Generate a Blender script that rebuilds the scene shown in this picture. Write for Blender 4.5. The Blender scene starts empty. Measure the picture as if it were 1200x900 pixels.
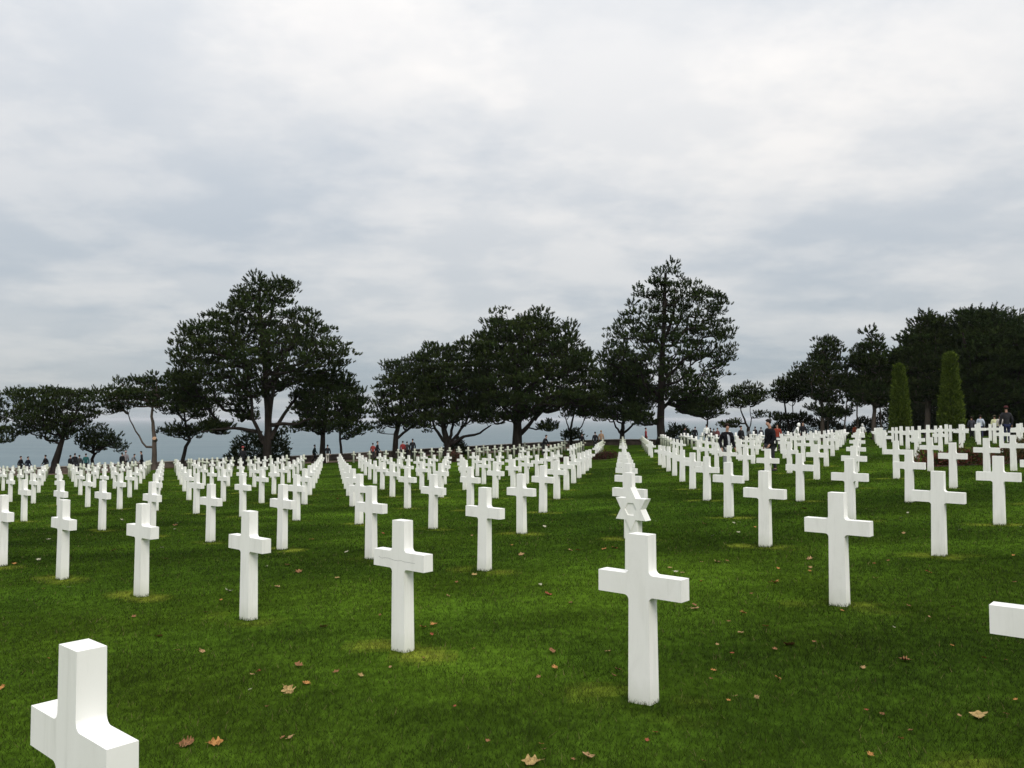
import bpy, bmesh, math, random
import numpy as np
from mathutils import Vector, Matrix

R = math.radians
rng = np.random.default_rng(7)
random.seed(7)
scene = bpy.context.scene
col = scene.collection

# ------------------------------------------------------------------ camera
F = 985.0                       # focal length in pixels of a 1200 px wide picture
EYE = 1.69
PITCH = math.atan((491 - 450) / F)
cam_d = bpy.data.cameras.new('camera')
cam_d.sensor_width = 36.0
cam_d.lens = F / 1200 * 36.0
cam_d.clip_start = 0.05
cam_d.clip_end = 90000
cam = bpy.data.objects.new('camera', cam_d)
col.objects.link(cam)
cam.location = (0, 0, EYE)
cam.rotation_euler = (math.pi / 2 + PITCH, 0, 0)
scene.camera = cam

# ------------------------------------------------------------------ world
SUN_EL, SUN_AZ = R(40), R(164)          # azimuth from +Y, clockwise (behind the camera, to the right)
world = bpy.data.worlds.new('World')
scene.world = world
world.use_nodes = True
nt = world.node_tree
nt.nodes.clear()
def N(tree, typ, **kw):
    n = tree.nodes.new(typ)
    for k, v in kw.items():
        if k.startswith('i_'):
            n.inputs[k[2:].replace('_', ' ')].default_value = v
        else:
            setattr(n, k, v)
    return n
def L(tree, a, b): tree.links.new(a, b)
def ramp(tree, fac, stops, interp='EASE'):
    r = N(tree, 'ShaderNodeValToRGB')
    r.color_ramp.interpolation = interp
    e = r.color_ramp.elements
    while len(e) < len(stops): e.new(0.5)
    for el, (p, c) in zip(e, stops):
        el.position = p
        el.color = (c, c, c, 1) if not hasattr(c, '__len__') else (*c, 1)
    L(tree, fac, r.inputs[0])
    return r
def mth(tree, op, a, b=None, clamp=False):
    m = N(tree, 'ShaderNodeMath', operation=op, use_clamp=clamp)
    for k, v in ((0, a), (1, b)):
        if v is None: continue
        if isinstance(v, (int, float)): m.inputs[k].default_value = v
        else: L(tree, v, m.inputs[k])
    return m.outputs[0]
def mixc(tree, fac, a, b, blend='MIX'):
    m = N(tree, 'ShaderNodeMix', data_type='RGBA', blend_type=blend)
    for k, v in ((0, fac), (6, a), (7, b)):
        if isinstance(v, (int, float)): m.inputs[k].default_value = v
        elif isinstance(v, tuple): m.inputs[k].default_value = (*v, 1)
        else: L(tree, v, m.inputs[k])
    return m.outputs[2]

out = N(nt, 'ShaderNodeOutputWorld')
tc = N(nt, 'ShaderNodeTexCoord')
sx = N(nt, 'ShaderNodeSeparateXYZ')
L(nt, tc.outputs['Generated'], sx.inputs[0])
el = mth(nt, 'MAXIMUM', sx.outputs[2], 0.0)
den = mth(nt, 'ADD', el, 0.20)
cx = N(nt, 'ShaderNodeCombineXYZ')
L(nt, mth(nt, 'DIVIDE', sx.outputs[0], den), cx.inputs[0])
L(nt, mth(nt, 'DIVIDE', sx.outputs[1], den), cx.inputs[1])
n1 = N(nt, 'ShaderNodeTexNoise', i_Scale=0.95, i_Detail=10.0, i_Roughness=0.56, i_Distortion=0.0)
n2 = N(nt, 'ShaderNodeTexNoise', i_Scale=0.42, i_Detail=4.0, i_Roughness=0.5, i_Distortion=0.0)
mp = N(nt, 'ShaderNodeMapping')
mp.inputs['Location'].default_value = (3.1, 1.7, 0)
mp.inputs['Scale'].default_value = (0.85, 1.05, 1.0)
mp.inputs['Rotation'].default_value = (0, 0, R(-12))
L(nt, cx.outputs[0], mp.inputs[0])
mp2 = N(nt, 'ShaderNodeMapping')
mp2.inputs['Location'].default_value = (7.7, -2.3, 0)
mp2.inputs['Scale'].default_value = (0.7, 1.0, 1.0)
L(nt, cx.outputs[0], mp2.inputs[0])
L(nt, mp.outputs[0], n1.inputs['Vector'])
L(nt, mp2.outputs[0], n2.inputs['Vector'])
r1 = ramp(nt, n1.outputs[0], [(0.41, 0.0), (0.60, 1.0)])
r2 = ramp(nt, n2.outputs[0], [(0.38, 0.0), (0.64, 1.0)])
# base cloud layer: paler overhead, greyer and bluer low over the sea (thick cloud seen edge-on)
lowf = ramp(nt, el, [(0.0, 0.0), (0.10, 0.38), (0.24, 0.72), (0.42, 1.0)], 'LINEAR')
dark = mixc(nt, lowf.outputs[0], (0.28, 0.35, 0.415), (0.545, 0.585, 0.635))
lite = mixc(nt, lowf.outputs[0], (0.54, 0.565, 0.58), (0.90, 0.87, 0.84))
n3 = N(nt, 'ShaderNodeTexNoise', i_Scale=2.3, i_Detail=9.0, i_Roughness=0.57, i_Distortion=0.0)
mp3 = N(nt, 'ShaderNodeMapping')
mp3.inputs['Location'].default_value = (1.3, 4.9, 0)
mp3.inputs['Scale'].default_value = (0.95, 1.0, 1.0)
L(nt, cx.outputs[0], mp3.inputs[0]); L(nt, mp3.outputs[0], n3.inputs['Vector'])
r3 = ramp(nt, n3.outputs[0], [(0.40, 0.0), (0.62, 1.0)])
cmix = mth(nt, 'ADD', mth(nt, 'ADD', mth(nt, 'MULTIPLY', r1.outputs[0], 0.42), mth(nt, 'MULTIPLY', r2.outputs[0], 0.22)), mth(nt, 'MULTIPLY', r3.outputs[0], 0.36))
cloud = mixc(nt, cmix, dark, lite)
sky = N(nt, 'ShaderNodeTexSky', sky_type='NISHITA', sun_disc=False, sun_elevation=SUN_EL, sun_rotation=SUN_AZ)
bgS = N(nt, 'ShaderNodeBackground', i_Strength=0.10)
L(nt, sky.outputs[0], bgS.inputs[0])
bgC = N(nt, 'ShaderNodeBackground', i_Strength=1.0)
# an overcast dome is brighter towards the zenith
zen = ramp(nt, el, [(0.0, 0.93), (0.45, 1.0), (1.0, 1.75)], 'LINEAR')
zc = N(nt, 'ShaderNodeMix', data_type='RGBA', blend_type='MULTIPLY')
zc.inputs[0].default_value = 1.0
L(nt, cloud, zc.inputs[6]); L(nt, zen.outputs[0], zc.inputs[7])
zc.clamp_result = False
L(nt, zc.outputs[2], bgC.inputs[0])
L(nt, mth(nt, 'ADD', mth(nt, 'MULTIPLY', el, 0.38), 0.98), bgC.inputs['Strength'])
ms = N(nt, 'ShaderNodeMixShader')
ms.inputs[0].default_value = 0.93
L(nt, bgS.outputs[0], ms.inputs[1]); L(nt, bgC.outputs[0], ms.inputs[2])
L(nt, ms.outputs[0], out.inputs[0])

# ------------------------------------------------------------------ sun behind the cloud
sd = bpy.data.lights.new('sun', 'SUN')
sd.energy = 1.45
sd.angle = R(24)
sd.color = (1.0, 0.95, 0.87)
sun = bpy.data.objects.new('sun', sd)
col.objects.link(sun)
sdir = Vector((math.sin(SUN_AZ) * math.cos(SUN_EL), math.cos(SUN_AZ) * math.cos(SUN_EL), math.sin(SUN_EL)))
sun.rotation_euler = sdir.to_track_quat('Z', 'Y').to_euler()
sun.location = (30, -40, 60)

vs = scene.view_settings
vs.view_transform = 'Standard'
vs.look = 'None'
vs.exposure = 0.14
vs.gamma = 1.0
vs.use_curve_mapping = False
scene.render.engine = 'CYCLES'
scene.cycles.use_denoising = True
scene.cycles.max_bounces = 6
scene.cycles.transparent_max_bounces = 6

# ------------------------------------------------------------------ pixel helpers
cP, sP = math.cos(PITCH), math.sin(PITCH)
def ray(px, py):
    X = (px - 600) / F; Y = -(py - 450) / F
    return np.array([X, cP - Y * sP, sP + Y * cP])
def at(px, py, dist):
    """point seen at a pixel of the photograph, dist metres ahead (world coordinates)"""
    d = ray(px, py)
    p = d * (dist / d[1])
    return np.array([p[0], p[1], p[2] + EYE])
def pix(x, y, z):
    z = z - EYE
    yc = y * cP + z * sP; zc = -y * sP + z * cP
    return 600 + F * x / yc, 450 - F * zc / yc

# ------------------------------------------------------------------ the lie of the land
TH = 2.4249
U = np.array([math.cos(TH), math.sin(TH)])          # along a row, to the back left
NV = np.array([U[1], -U[0]])                        # from row to row, away from the camera
SP, RW = 2.2525, 3.3814                             # spacing in the row, between rows
O0 = np.array([0.8234, 5.336])
def lattice(i, j):
    return O0 + U * SP * (i + j) + NV * RW * j
def quad(x, y):
    return -1.6907 + .0314 * x - .0192 * y + .0011 * x * x + .0006 * x * y - .0002 * y * y
_an = []
for i, j in [(0,0),(1,0),(2,0),(3,0),(4,0),(5,0),(-1,1),(1,1),(2,1),(3,1),(4,1),(6,1),(8,1),(1,2),(2,2),(4,2),(1,4),(1,6),(1,8),(1,10),
             (-1,2),(-1,4),(-1,6),(-1,8),(-1,10),(-2,2),(-3,3),(-2,4),(-3,4),(-4,5),(-3,6),(-2,6),(1,-1),(-1,0),(-3,1),(3,-2)]:
    p = lattice(i, j); _an.append((p[0], p[1], quad(*p)))
for px, py, D in [(731,521,90),(731,530,75),(540,532,86),(540,539,70),(385,541,84),(385,547,66),(197,549,81),(197,555,62),(68,556,78),(68,563,58),(-120,561,74),(-120,570,50),
                  (1097,528,37),(1190,520,38),(1180,519,44),(1055,517,62),(1010,516,75),(1010,518,95),(900,521,70),(820,523,93),(905,519,98),(1200,513,62),(1200,510,90),(1350,506,70),(1350,530,35),(1400,560,20),
                  (1100,512,90),(1000,508,125),(1200,505,125),(800,520,75),(500,527,96),(250,540,92),(0,552,88)]:
    p = at(px, py, D); _an.append((p[0], p[1], p[2] - EYE))
for x, y in [(-10,-6),(0,-8),(10,-6),(-25,5),(25,2),(-45,25),(-60,50)]:
    _an.append((x, y, -1.69 + .033 * x - .012 * y))
_an = np.array(_an)
def _k(r2): return 0.5 * r2 * np.log(r2 + 1e-9)
def _tps():
    P = _an[:, :2] / 30; n = len(P)
    d2 = ((P[:, None] - P[None]) ** 2).sum(-1)
    K = _k(d2) + np.eye(n) * 0.02
    A = np.hstack([np.ones((n, 1)), P])
    M = np.block([[K, A], [A.T, np.zeros((3, 3))]])
    return P, np.linalg.solve(M, np.concatenate([_an[:, 2], np.zeros(3)]))
_P, _W = _tps()
def edge(x):
    s = np.clip((x - 22) / 30, 0, 1); s = s * s * (3 - 2 * s)
    return 89.4 + .193 * x + 2.6 + s * 34
def gz(x, y):
    """height of the ground, world z"""
    x = np.asarray(x, float); y = np.asarray(y, float)
    xs = np.clip(x, -85, 75).ravel() / 30; ys = np.clip(y, -10, 128).ravel() / 30
    z = np.empty(xs.shape)
    for a in range(0, len(xs), 20000):
        q = np.stack([xs[a:a+20000], ys[a:a+20000]], 1)
        d2 = ((q[:, None] - _P[None]) ** 2).sum(-1)
        z[a:a+20000] = _k(d2) @ _W[:len(_P)] + _W[-3] + q @ _W[-2:]
    z = z.reshape(x.shape)
    e = np.clip(y - edge(x), 0, None)
    return z + EYE - np.where(e > 0, e * e / (e + 8) * 0.85, 0)
def gz1(x, y): return float(gz(np.array([x]), np.array([y]))[0])

# smooth value noise for colour patches
def vnoise(x, y, s, seed):
    r = np.random.default_rng(seed).random((256, 256))
    u = np.asarray(x) / s + 97.3; v = np.asarray(y) / s + 61.7
    iu = np.floor(u).astype(int); iv = np.floor(v).astype(int)
    fu = u - iu; fv = v - iv
    fu = fu * fu * (3 - 2 * fu); fv = fv * fv * (3 - 2 * fv)
    g = lambda a, b: r[a % 256, b % 256]
    return (g(iu, iv) * (1 - fu) + g(iu + 1, iv) * fu) * (1 - fv) + (g(iu, iv + 1) * (1 - fu) + g(iu + 1, iv + 1) * fu) * fv

# ------------------------------------------------------------------ mesh helpers
def link(name, me, parent=None):
    o = bpy.data.objects.new(name, me)
    col.objects.link(o)
    if parent is not None: o.parent = parent
    return o
def mesh_np(name, verts, faces, mat=None, cols=None, smooth=False):
    """faces: (n,3) or (n,4) int array; cols: per-face rgb"""
    me = bpy.data.meshes.new(name)
    verts = np.ascontiguousarray(verts, np.float32); faces = np.ascontiguousarray(faces, np.int32)
    n, k = faces.shape
    me.vertices.add(len(verts)); me.vertices.foreach_set('co', verts.ravel())
    me.loops.add(n * k); me.loops.foreach_set('vertex_index', faces.ravel())
    me.polygons.add(n); me.polygons.foreach_set('loop_start', np.arange(0, n * k, k, dtype=np.int32))
    if smooth: me.polygons.foreach_set('use_smooth', np.ones(n, bool))
    if cols is not None:
        a = me.color_attributes.new('Col', 'FLOAT_COLOR', 'CORNER')
        c = np.ones((n, k, 4), np.float32); c[:, :, :3] = cols[:, None, :]
        a.data.foreach_set('color', c.ravel())
    me.update(calc_edges=True)
    if mat: me.materials.append(mat)
    return me
def bm_mesh(name, bm, mat=None, smooth=False):
    me = bpy.data.meshes.new(name)
    bmesh.ops.recalc_face_normals(bm, faces=bm.faces)
    bm.to_mesh(me); bm.free()
    if smooth:
        for p in me.polygons: p.use_smooth = True
    if mat: me.materials.append(mat)
    return me
def tag(o, label=None, cat=None, group=None, kind=None):
    if label: o['label'] = label
    if cat: o['category'] = cat
    if group: o['group'] = group
    if kind: o['kind'] = kind
    return o
def empty(name, loc, rz=0.0):
    o = bpy.data.objects.new(name, None)
    col.objects.link(o)
    o.empty_display_size = 0.2
    o.location = loc; o.rotation_euler = (0, 0, rz)
    return o

# ------------------------------------------------------------------ materials
def material(name, color=(.5, .5, .5), rough=.8, spec=.3, nodes=None):
    m = bpy.data.materials.new(name)
    m.use_nodes = True
    b = m.node_tree.nodes['Principled BSDF']
    b.inputs['Base Color'].default_value = (*color, 1)
    b.inputs['Roughness'].default_value = rough
    b.inputs['Specular IOR Level'].default_value = spec
    if nodes: nodes(m.node_tree, b)
    return m
def attr_mat(name, rough=.8, spec=.2, trans=0.0, mult=(1, 1, 1)):
    def f(t, b):
        a = N(t, 'ShaderNodeAttribute', attribute_name='Col')
        c = mixc(t, 1.0, a.outputs['Color'], mult, 'MULTIPLY')
        L(t, c, b.inputs['Base Color'])
        if trans:
            tr = N(t, 'ShaderNodeBsdfTranslucent')
            L(t, c, tr.inputs[0])
            mx = N(t, 'ShaderNodeMixShader'); mx.inputs[0].default_value = trans
            o = t.nodes['Material Output']
            L(t, b.outputs[0], mx.inputs[1]); L(t, tr.outputs[0], mx.inputs[2]); L(t, mx.outputs[0], o.inputs[0])
    return material(name, rough=rough, spec=spec, nodes=f)
def noisy(name, c1, c2, scale=6, rough=.85, spec=.2, bump=.0, bscale=30, detail=6, stretch=(1, 1, 1)):
    def f(t, b):
        tcd = N(t, 'ShaderNodeTexCoord')
        mpp = N(t, 'ShaderNodeMapping'); mpp.inputs['Scale'].default_value = stretch
        L(t, tcd.outputs['Object'], mpp.inputs[0])
        n = N(t, 'ShaderNodeTexNoise', i_Scale=float(scale), i_Detail=float(detail), i_Roughness=.6)
        L(t, mpp.outputs[0], n.inputs['Vector'])
        r = ramp(t, n.outputs[0], [(.32, c1), (.68, c2)], 'LINEAR')
        L(t, r.outputs[0], b.inputs['Base Color'])
        if bump:
            n2 = N(t, 'ShaderNodeTexNoise', i_Scale=float(bscale), i_Detail=5.0)
            L(t, mpp.outputs[0], n2.inputs['Vector'])
            bp = N(t, 'ShaderNodeBump', i_Strength=bump, i_Distance=.02)
            L(t, n2.outputs[0], bp.inputs['Height']); L(t, bp.outputs[0], b.inputs['Normal'])
    return material(name, rough=rough, spec=spec, nodes=f)

def marble_nodes(t, b):
    tcd = N(t, 'ShaderNodeTexCoord'); oi = N(t, 'ShaderNodeObjectInfo')
    add = N(t, 'ShaderNodeVectorMath', operation='ADD')
    sc = N(t, 'ShaderNodeVectorMath', operation='SCALE'); sc.inputs[3].default_value = 37.0
    cmb = N(t, 'ShaderNodeCombineXYZ')
    for k in range(3): L(t, oi.outputs['Random'], cmb.inputs[k])
    L(t, cmb.outputs[0], sc.inputs[0]); L(t, tcd.outputs['Object'], add.inputs[0]); L(t, sc.outputs[0], add.inputs[1])
    n1 = N(t, 'ShaderNodeTexNoise', i_Scale=3.5, i_Detail=7.0, i_Roughness=.6, i_Distortion=.8)
    mpp = N(t, 'ShaderNodeMapping'); mpp.inputs['Scale'].default_value = (1.6, 1.6, .55)
    L(t, add.outputs[0], mpp.inputs[0]); L(t, mpp.outputs[0], n1.inputs['Vector'])
    base = ramp(t, n1.outputs[0], [(.28, (.80, .79, .755)), (.48, (.87, .86, .83)), (.7, (.90, .89, .865))], 'LINEAR')
    # faint grey weathering streaks
    w = N(t, 'ShaderNodeTexNoise', i_Scale=9.0, i_Detail=5.0, i_Roughness=.65)
    mp3 = N(t, 'ShaderNodeMapping'); mp3.inputs['Scale'].default_value = (2.2, 2.2, .22)
    L(t, add.outputs[0], mp3.inputs[0]); L(t, mp3.outputs[0], w.inputs['Vector'])
    wr = ramp(t, w.outputs[0], [(.53, 0.0), (.82, .36)], 'LINEAR')
    c1 = mixc(t, wr.outputs[0], base.outputs[0], (.52, .52, .48))
    # damp, mossy foot
    sz = N(t, 'ShaderNodeSeparateXYZ'); L(t, tcd.outputs['Object'], sz.inputs[0])
    zr = mth(t, 'ADD', sz.outputs[2], mth(t, 'MULTIPLY', n1.outputs[0], .12))
    foot = ramp(t, zr, [(.03, .75), (.10, .30), (.24, .0)], 'LINEAR')
    c2 = mixc(t, foot.outputs[0], c1, (.42, .45, .33))
    tint = mixc(t, oi.outputs['Random'], (1, 1, .985), (.965, .97, .955))
    c3 = mixc(t, 1.0, c2, tint, 'MULTIPLY')
    L(t, c3, b.inputs['Base Color'])
    g = N(t, 'ShaderNodeTexNoise', i_Scale=160.0, i_Detail=3.0)
    L(t, add.outputs[0], g.inputs['Vector'])
    bp = N(t, 'ShaderNodeBump', i_Strength=.12, i_Distance=.002)
    L(t, g.outputs[0], bp.inputs['Height']); L(t, bp.outputs[0], b.inputs['Normal'])
M_marble = material('white_marble', rough=.62, spec=.25, nodes=marble_nodes)
M_bark = noisy('pine_bark', (.012, .010, .0085), (.034, .027, .022), 2.5, .95, .1, .6, 9, stretch=(1, 1, .35))
M_palebark = noisy('pale_bark', (.055, .044, .036), (.12, .095, .078), 2.5, .95, .1, .6, 9, stretch=(1, 1, .35))
M_needle = attr_mat('pine_needles', .9, .04, .10)
M_wall = noisy('rough_stone', (.07, .055, .045), (.17, .13, .11), 1.6, .95, .1, .7, 5)
M_cap = noisy('pale_stone', (.28, .26, .23), (.42, .40, .36), 1.2, .9, .15)
M_cutwood = noisy('cut_wood', (.36, .22, .14), (.50, .33, .22), 6, .9, .1)

# ------------------------------------------------------------------ ground
def lawn_color(x, y):
    """grass colour (linear) at a place, dry yellow patches beside the headstones included"""
    x = np.asarray(x, float); y = np.asarray(y, float)
    a = vnoise(x, y, 1.9, 1) * .55 + vnoise(x, y, .55, 2) * .30 + vnoise(x, y, .17, 3) * .15
    b = vnoise(x, y, 4.5, 4) * .6 + vnoise(x, y, .9, 5) * .4
    q = vnoise(x, y, 1.1, 6)
    a = np.clip((a - .5) * 1.7 + .5, 0, 1)
    g = vnoise(x, y, 7.0, 14) * .5 + vnoise(x, y * 2.6, 3.1, 15) * .5
    c = np.stack([.0125 + .021 * a + .012 * b + .016 * g, .040 + .046 * a + .014 * b + .026 * g, .0050 + .003 * a], -1)
    c = c * (.58 + .42 * np.clip((g - .25) * 2, 0, 1))[..., None] + np.array([.002, 0, .0005])
    rel = np.stack([x - O0[0], y - O0[1]], -1)
    ua = rel @ U / SP; nb = rel @ NV / RW
    du = (ua - np.round(ua)) * SP; dn = (nb - np.round(nb)) * RW
    r = np.sqrt(((np.abs(du) - .24) / .34) ** 2 + ((dn + .02) / .26) ** 2)
    w = np.clip(1.15 - r, 0, 1) * np.clip(vnoise(x, y, .33, 8) * 2.0 - .35, 0, 1)
    cell = vnoise(np.round(ua) * 1.0, np.round(nb) * 1.0, .77, 11)
    w = np.clip(w * (.55 + 1.1 * cell), 0, 1)
    return c + w[..., None] * (np.array([.115, .155, .016]) - c)
def axis(lo, a, b, hi, fine, grow):
    mid = np.arange(a, b + 1e-6, fine)
    up = [b]; s = fine
    while up[-1] < hi: s *= grow; up.append(up[-1] + min(s, 4.0))
    dn = [a]; s = fine
    while dn[-1] > lo: s *= grow; dn.append(dn[-1] - min(s, 4.0))
    return np.array(dn[1:][::-1] + list(mid) + up[1:])
xs = axis(-150, -9, 11, 150, .11, 1.07)
ys = axis(-30, 2.5, 19, 185, .11, 1.06)
GX, GY = np.meshgrid(xs, ys, indexing='ij')
GZ = gz(GX, GY)
near_w = np.clip(1 - (GY - 4) / 22, 0, 1)
GZ = GZ + (vnoise(GX, GY, .45, 21) - .5) * .018 * near_w + (vnoise(GX, GY, .13, 22) - .5) * .008 * near_w
nx, ny = GX.shape
idx = np.arange(nx * ny).reshape(nx, ny)
fc = np.stack([idx[:-1, :-1], idx[1:, :-1], idx[1:, 1:], idx[:-1, 1:]], -1).reshape(-1, 4)
fcx = (GX[:-1, :-1] + GX[1:, 1:]).ravel() / 2; fcy = (GY[:-1, :-1] + GY[1:, 1:]).ravel() / 2
def ground_nodes(t, b):
    a = N(t, 'ShaderNodeAttribute', attribute_name='Col')
    tcd = N(t, 'ShaderNodeTexCoord')
    def nz(s, d, st):
        m = N(t, 'ShaderNodeMapping'); m.inputs['Scale'].default_value = st
        L(t, tcd.outputs['Object'], m.inputs[0])
        n = N(t, 'ShaderNodeTexNoise', i_Scale=s, i_Detail=d, i_Roughness=.65)
        L(t, m.outputs[0], n.inputs['Vector']); return n.outputs[0]
    g1 = nz(14.0, 8.0, (1, .6, 1)); g2 = nz(.55, 5.0, (1, 1, 1)); g3 = nz(2.4, 4.0, (.5, 1.4, 1))
    f1 = ramp(t, g1, [(.3, .55), (.7, 1.45)], 'LINEAR'); f2 = ramp(t, g2, [(.3, .78), (.7, 1.25)], 'LINEAR'); f3 = ramp(t, g3, [(.3, .84), (.7, 1.16)], 'LINEAR')
    c = mixc(t, 1.0, a.outputs['Color'], f1.outputs[0], 'MULTIPLY')
    c = mixc(t, 1.0, c, f2.outputs[0], 'MULTIPLY'); c = mixc(t, 1.0, c, f3.outputs[0], 'MULTIPLY')
    L(t, c, b.inputs['Base Color'])
    bp = N(t, 'ShaderNodeBump', i_Strength=.35, i_Distance=.02)
    L(t, nz(38.0, 5.0, (1, 1, 1)), bp.inputs['Height']); L(t, bp.outputs[0], b.inputs['Normal'])
M_lawn = material('lawn', rough=1.0, spec=.0, nodes=ground_nodes)
# lawn turf; rough bluff scrub beyond the wall
cols = lawn_color(fcx, fcy) * np.array([1.14, 1.05, 1.15])
scrub = np.stack([.05 + .03 * vnoise(fcx, fcy, 2.5, 31), .052 + .03 * vnoise(fcx, fcy, 2.5, 32), .022 + 0 * fcx], -1)
e = (fcy - (edge(fcx) - 2.6))[:, None]
cols = np.where(e > 0, scrub, cols)
path = (fcy - (edge(fcx) - 2.6))
cols = np.where(((path < -.5) & (path > -3.6) & (fcx < 24))[:, None], np.array([[.16, .12, .095]]), cols)
ground = link('lawn', mesh_np('lawn', np.stack([GX, GY, GZ], -1).reshape(-1, 3), fc, M_lawn, cols, smooth=True))
tag(ground, 'wide mown lawn of the cemetery sloping gently towards the sea', kind='structure')

# ------------------------------------------------------------------ sea
def sea_nodes(t, b):
    tcd = N(t, 'ShaderNodeTexCoord')
    m = N(t, 'ShaderNodeMapping'); m.inputs['Scale'].default_value = (.0035, .011, 1)
    L(t, tcd.outputs['Object'], m.inputs[0])
    n = N(t, 'ShaderNodeTexNoise', i_Scale=1.0, i_Detail=6.0); L(t, m.outputs[0], n.inputs['Vector'])
    r = ramp(t, n.outputs[0], [(.3, (.092, .138, .158)), (.7, (.122, .170, .186))], 'LINEAR')
    L(t, r.outputs[0], b.inputs['Base Color'])
    m2 = N(t, 'ShaderNodeMapping'); m2.inputs['Scale'].default_value = (.05, .12, 1)
    L(t, tcd.outputs['Object'], m2.inputs[0])
    n2 = N(t, 'ShaderNodeTexNoise', i_Scale=1.0, i_Detail=8.0); L(t, m2.outputs[0], n2.inputs['Vector'])
    bp = N(t, 'ShaderNodeBump', i_Strength=.8, i_Distance=2.0)
    L(t, n2.outputs[0], bp.inputs['Height']); L(t, bp.outputs[0], b.inputs['Normal'])
M_sea = material('sea_water', rough=.55, spec=.12, nodes=sea_nodes)
sv = [(-60000, 100, -48), (60000, 100, -48), (60000, 60000, -48), (-60000, 60000, -48), (-60000, -60000, -48.5), (60000, -60000, -48.5)]
sea = link('sea', mesh_np('sea', np.array(sv), np.array([[0, 1, 2, 3]]), M_sea))
tag(sea, 'grey blue sea stretching to the horizon below the bluff', kind='structure')

# ------------------------------------------------------------------ headstones
def cross_mesh():
    H, S, fr = 1.05, .301, .032
    wt, wa, wb = .072, .073, .081              # half widths: top, at the arms, at the foot
    a0, a1 = .668, .802                        # arms: bottom, top
    def arc(cx, cz, r, t0, t1, n=5):
        return [(cx + r * math.cos(R(t0 + (t1 - t0) * k / n)), cz + r * math.sin(R(t0 + (t1 - t0) * k / n))) for k in range(n + 1)]
    right = [(wb, -.12)] + arc(wa + fr, a0 - fr, fr, 180, 90) + [(S, a0), (S, a1)] + arc(wa + fr, a1 + fr, fr, 270, 180) + [(wt, H)]
    pts = right + [(-x, z) for x, z in reversed(right)]
    bm = bmesh.new()
    def dep(z): return .053 - .006 * max(0, min(1, z / H))
    fr_ = [bm.verts.new((x, -dep(z), z)) for x, z in pts]
    bk_ = [bm.verts.new((x, dep(z), z)) for x, z in pts]
    ff = bm.faces.new(fr_); bf = bm.faces.new(list(reversed(bk_)))
    n = len(pts)
    for k in range(n):
        bm.faces.new((fr_[k], bk_[k], bk_[(k + 1) % n], fr_[(k + 1) % n]))
    ed = [e for e in bm.edges if (e.verts[0].co.y < 0) == (e.verts[1].co.y < 0) or True]
    ed = [e for e in bm.edges if len(e.link_faces) == 2 and e.calc_face_angle() > R(40)]
    bmesh.ops.bevel(bm, geom=ed, offset=.005, segments=2, affect='EDGES', profile=.6)
    bmesh.ops.triangulate(bm, faces=[f for f in bm.faces if len(f.verts) > 4])
    return bm_mesh('cross', bm, M_marble)
def star_prism(bm, R0, cz, y0, y1, hexr=None):
    pts = []
    for k in range(12):
        r = R0 if k % 2 == 0 else R0 / math.sqrt(3)
        a = R(90 + 30 * k)
        pts.append((r * math.cos(a) * .94, cz + r * math.sin(a)))
    f = [bm.verts.new((x, y0, z)) for x, z in pts]; b = [bm.verts.new((x, y1, z)) for x, z in pts]
    for k in range(12): bm.faces.new((f[k], b[k], b[(k + 1) % 12], f[(k + 1) % 12]))
    bm.faces.new(b)
    if hexr:                                     # recessed hexagon in the middle of the face
        h = [bm.verts.new((hexr * math.cos(R(60 * k)), y0, cz + hexr * math.sin(R(60 * k)))) for k in range(6)]
        h2 = [bm.verts.new((hexr * .93 * math.cos(R(60 * k)), y0 + .012, cz + hexr * .93 * math.sin(R(60 * k)))) for k in range(6)]
        bm.faces.new(h2)
        for k in range(6): bm.faces.new((h[k], h[(k + 1) % 6], h2[(k + 1) % 6], h2[k]))
        inner = [f[11], f[1], f[3], f[5], f[7], f[9]]          # inner corners at 60*k degrees: k=11 -> 420=60
        order = {0: f[9], 60: f[11], 120: f[1], 180: f[3], 240: f[5], 300: f[7]}
        for k in range(6):
            a, b2 = order[60 * k], order[(60 * k + 60) % 360]
            bm.faces.new((h[k], a, b2, h[(k + 1) % 6]))
        for k in range(0, 12, 2):
            bm.faces.new((f[k - 1], f[k], f[(k + 1) % 12]))
    else:
        bm.faces.new(f)
cross_me = cross_mesh()
def ordinal(n):
    o = ['zeroth', 'first', 'second', 'third', 'fourth', 'fifth', 'sixth', 'seventh', 'eighth', 'ninth', 'tenth', 'eleventh', 'twelfth', 'thirteenth', 'fourteenth',
         'fifteenth', 'sixteenth', 'seventeenth', 'eighteenth', 'nineteenth']
    if n < 20: return o[n]
    t = ['', '', 'twent', 'thirt', 'fort', 'fift'][n // 10]
    return t + 'ieth' if n % 10 == 0 else t + 'y-' + o[n % 10]
# two rows are left out: a grass aisle; a few places are taken by the flower bed at the right
def in_plot(p, i, j):
    x, y = p
    if j in (11, 12) and i >= -2: return False
    if y > 89.4 + .193 * x - 8.0: return False
    if x > 17 and y > 84 - (x - 17) * 1.6: return False
    if ((x - 17.6) / 4.9) ** 2 + ((y - 29.0) / 3.4) ** 2 < 1: return False
    return y > 1.2
spots = []
for j in range(-3, 30):
    for i in range(-32, 56):
        p = lattice(i, j)
        if not in_plot(p, i, j): continue
        z = gz1(*p)
        px, py = pix(p[0], p[1], z + 1.0)
        m = 45 + 330 / max(p[1], 1)
        if p[1] < 0.8 or px < -m or px > 1200 + m: continue
        if i == 0 and j == -1: continue
        spots.append((float(np.hypot(*p)), i, j, p, z, px))
spots.sort(key=lambda s: s[0])
order_in_col = {}
for s in sorted(spots, key=lambda s: s[2]):
    order_in_col.setdefault(s[1], []).append(s[2])
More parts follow.
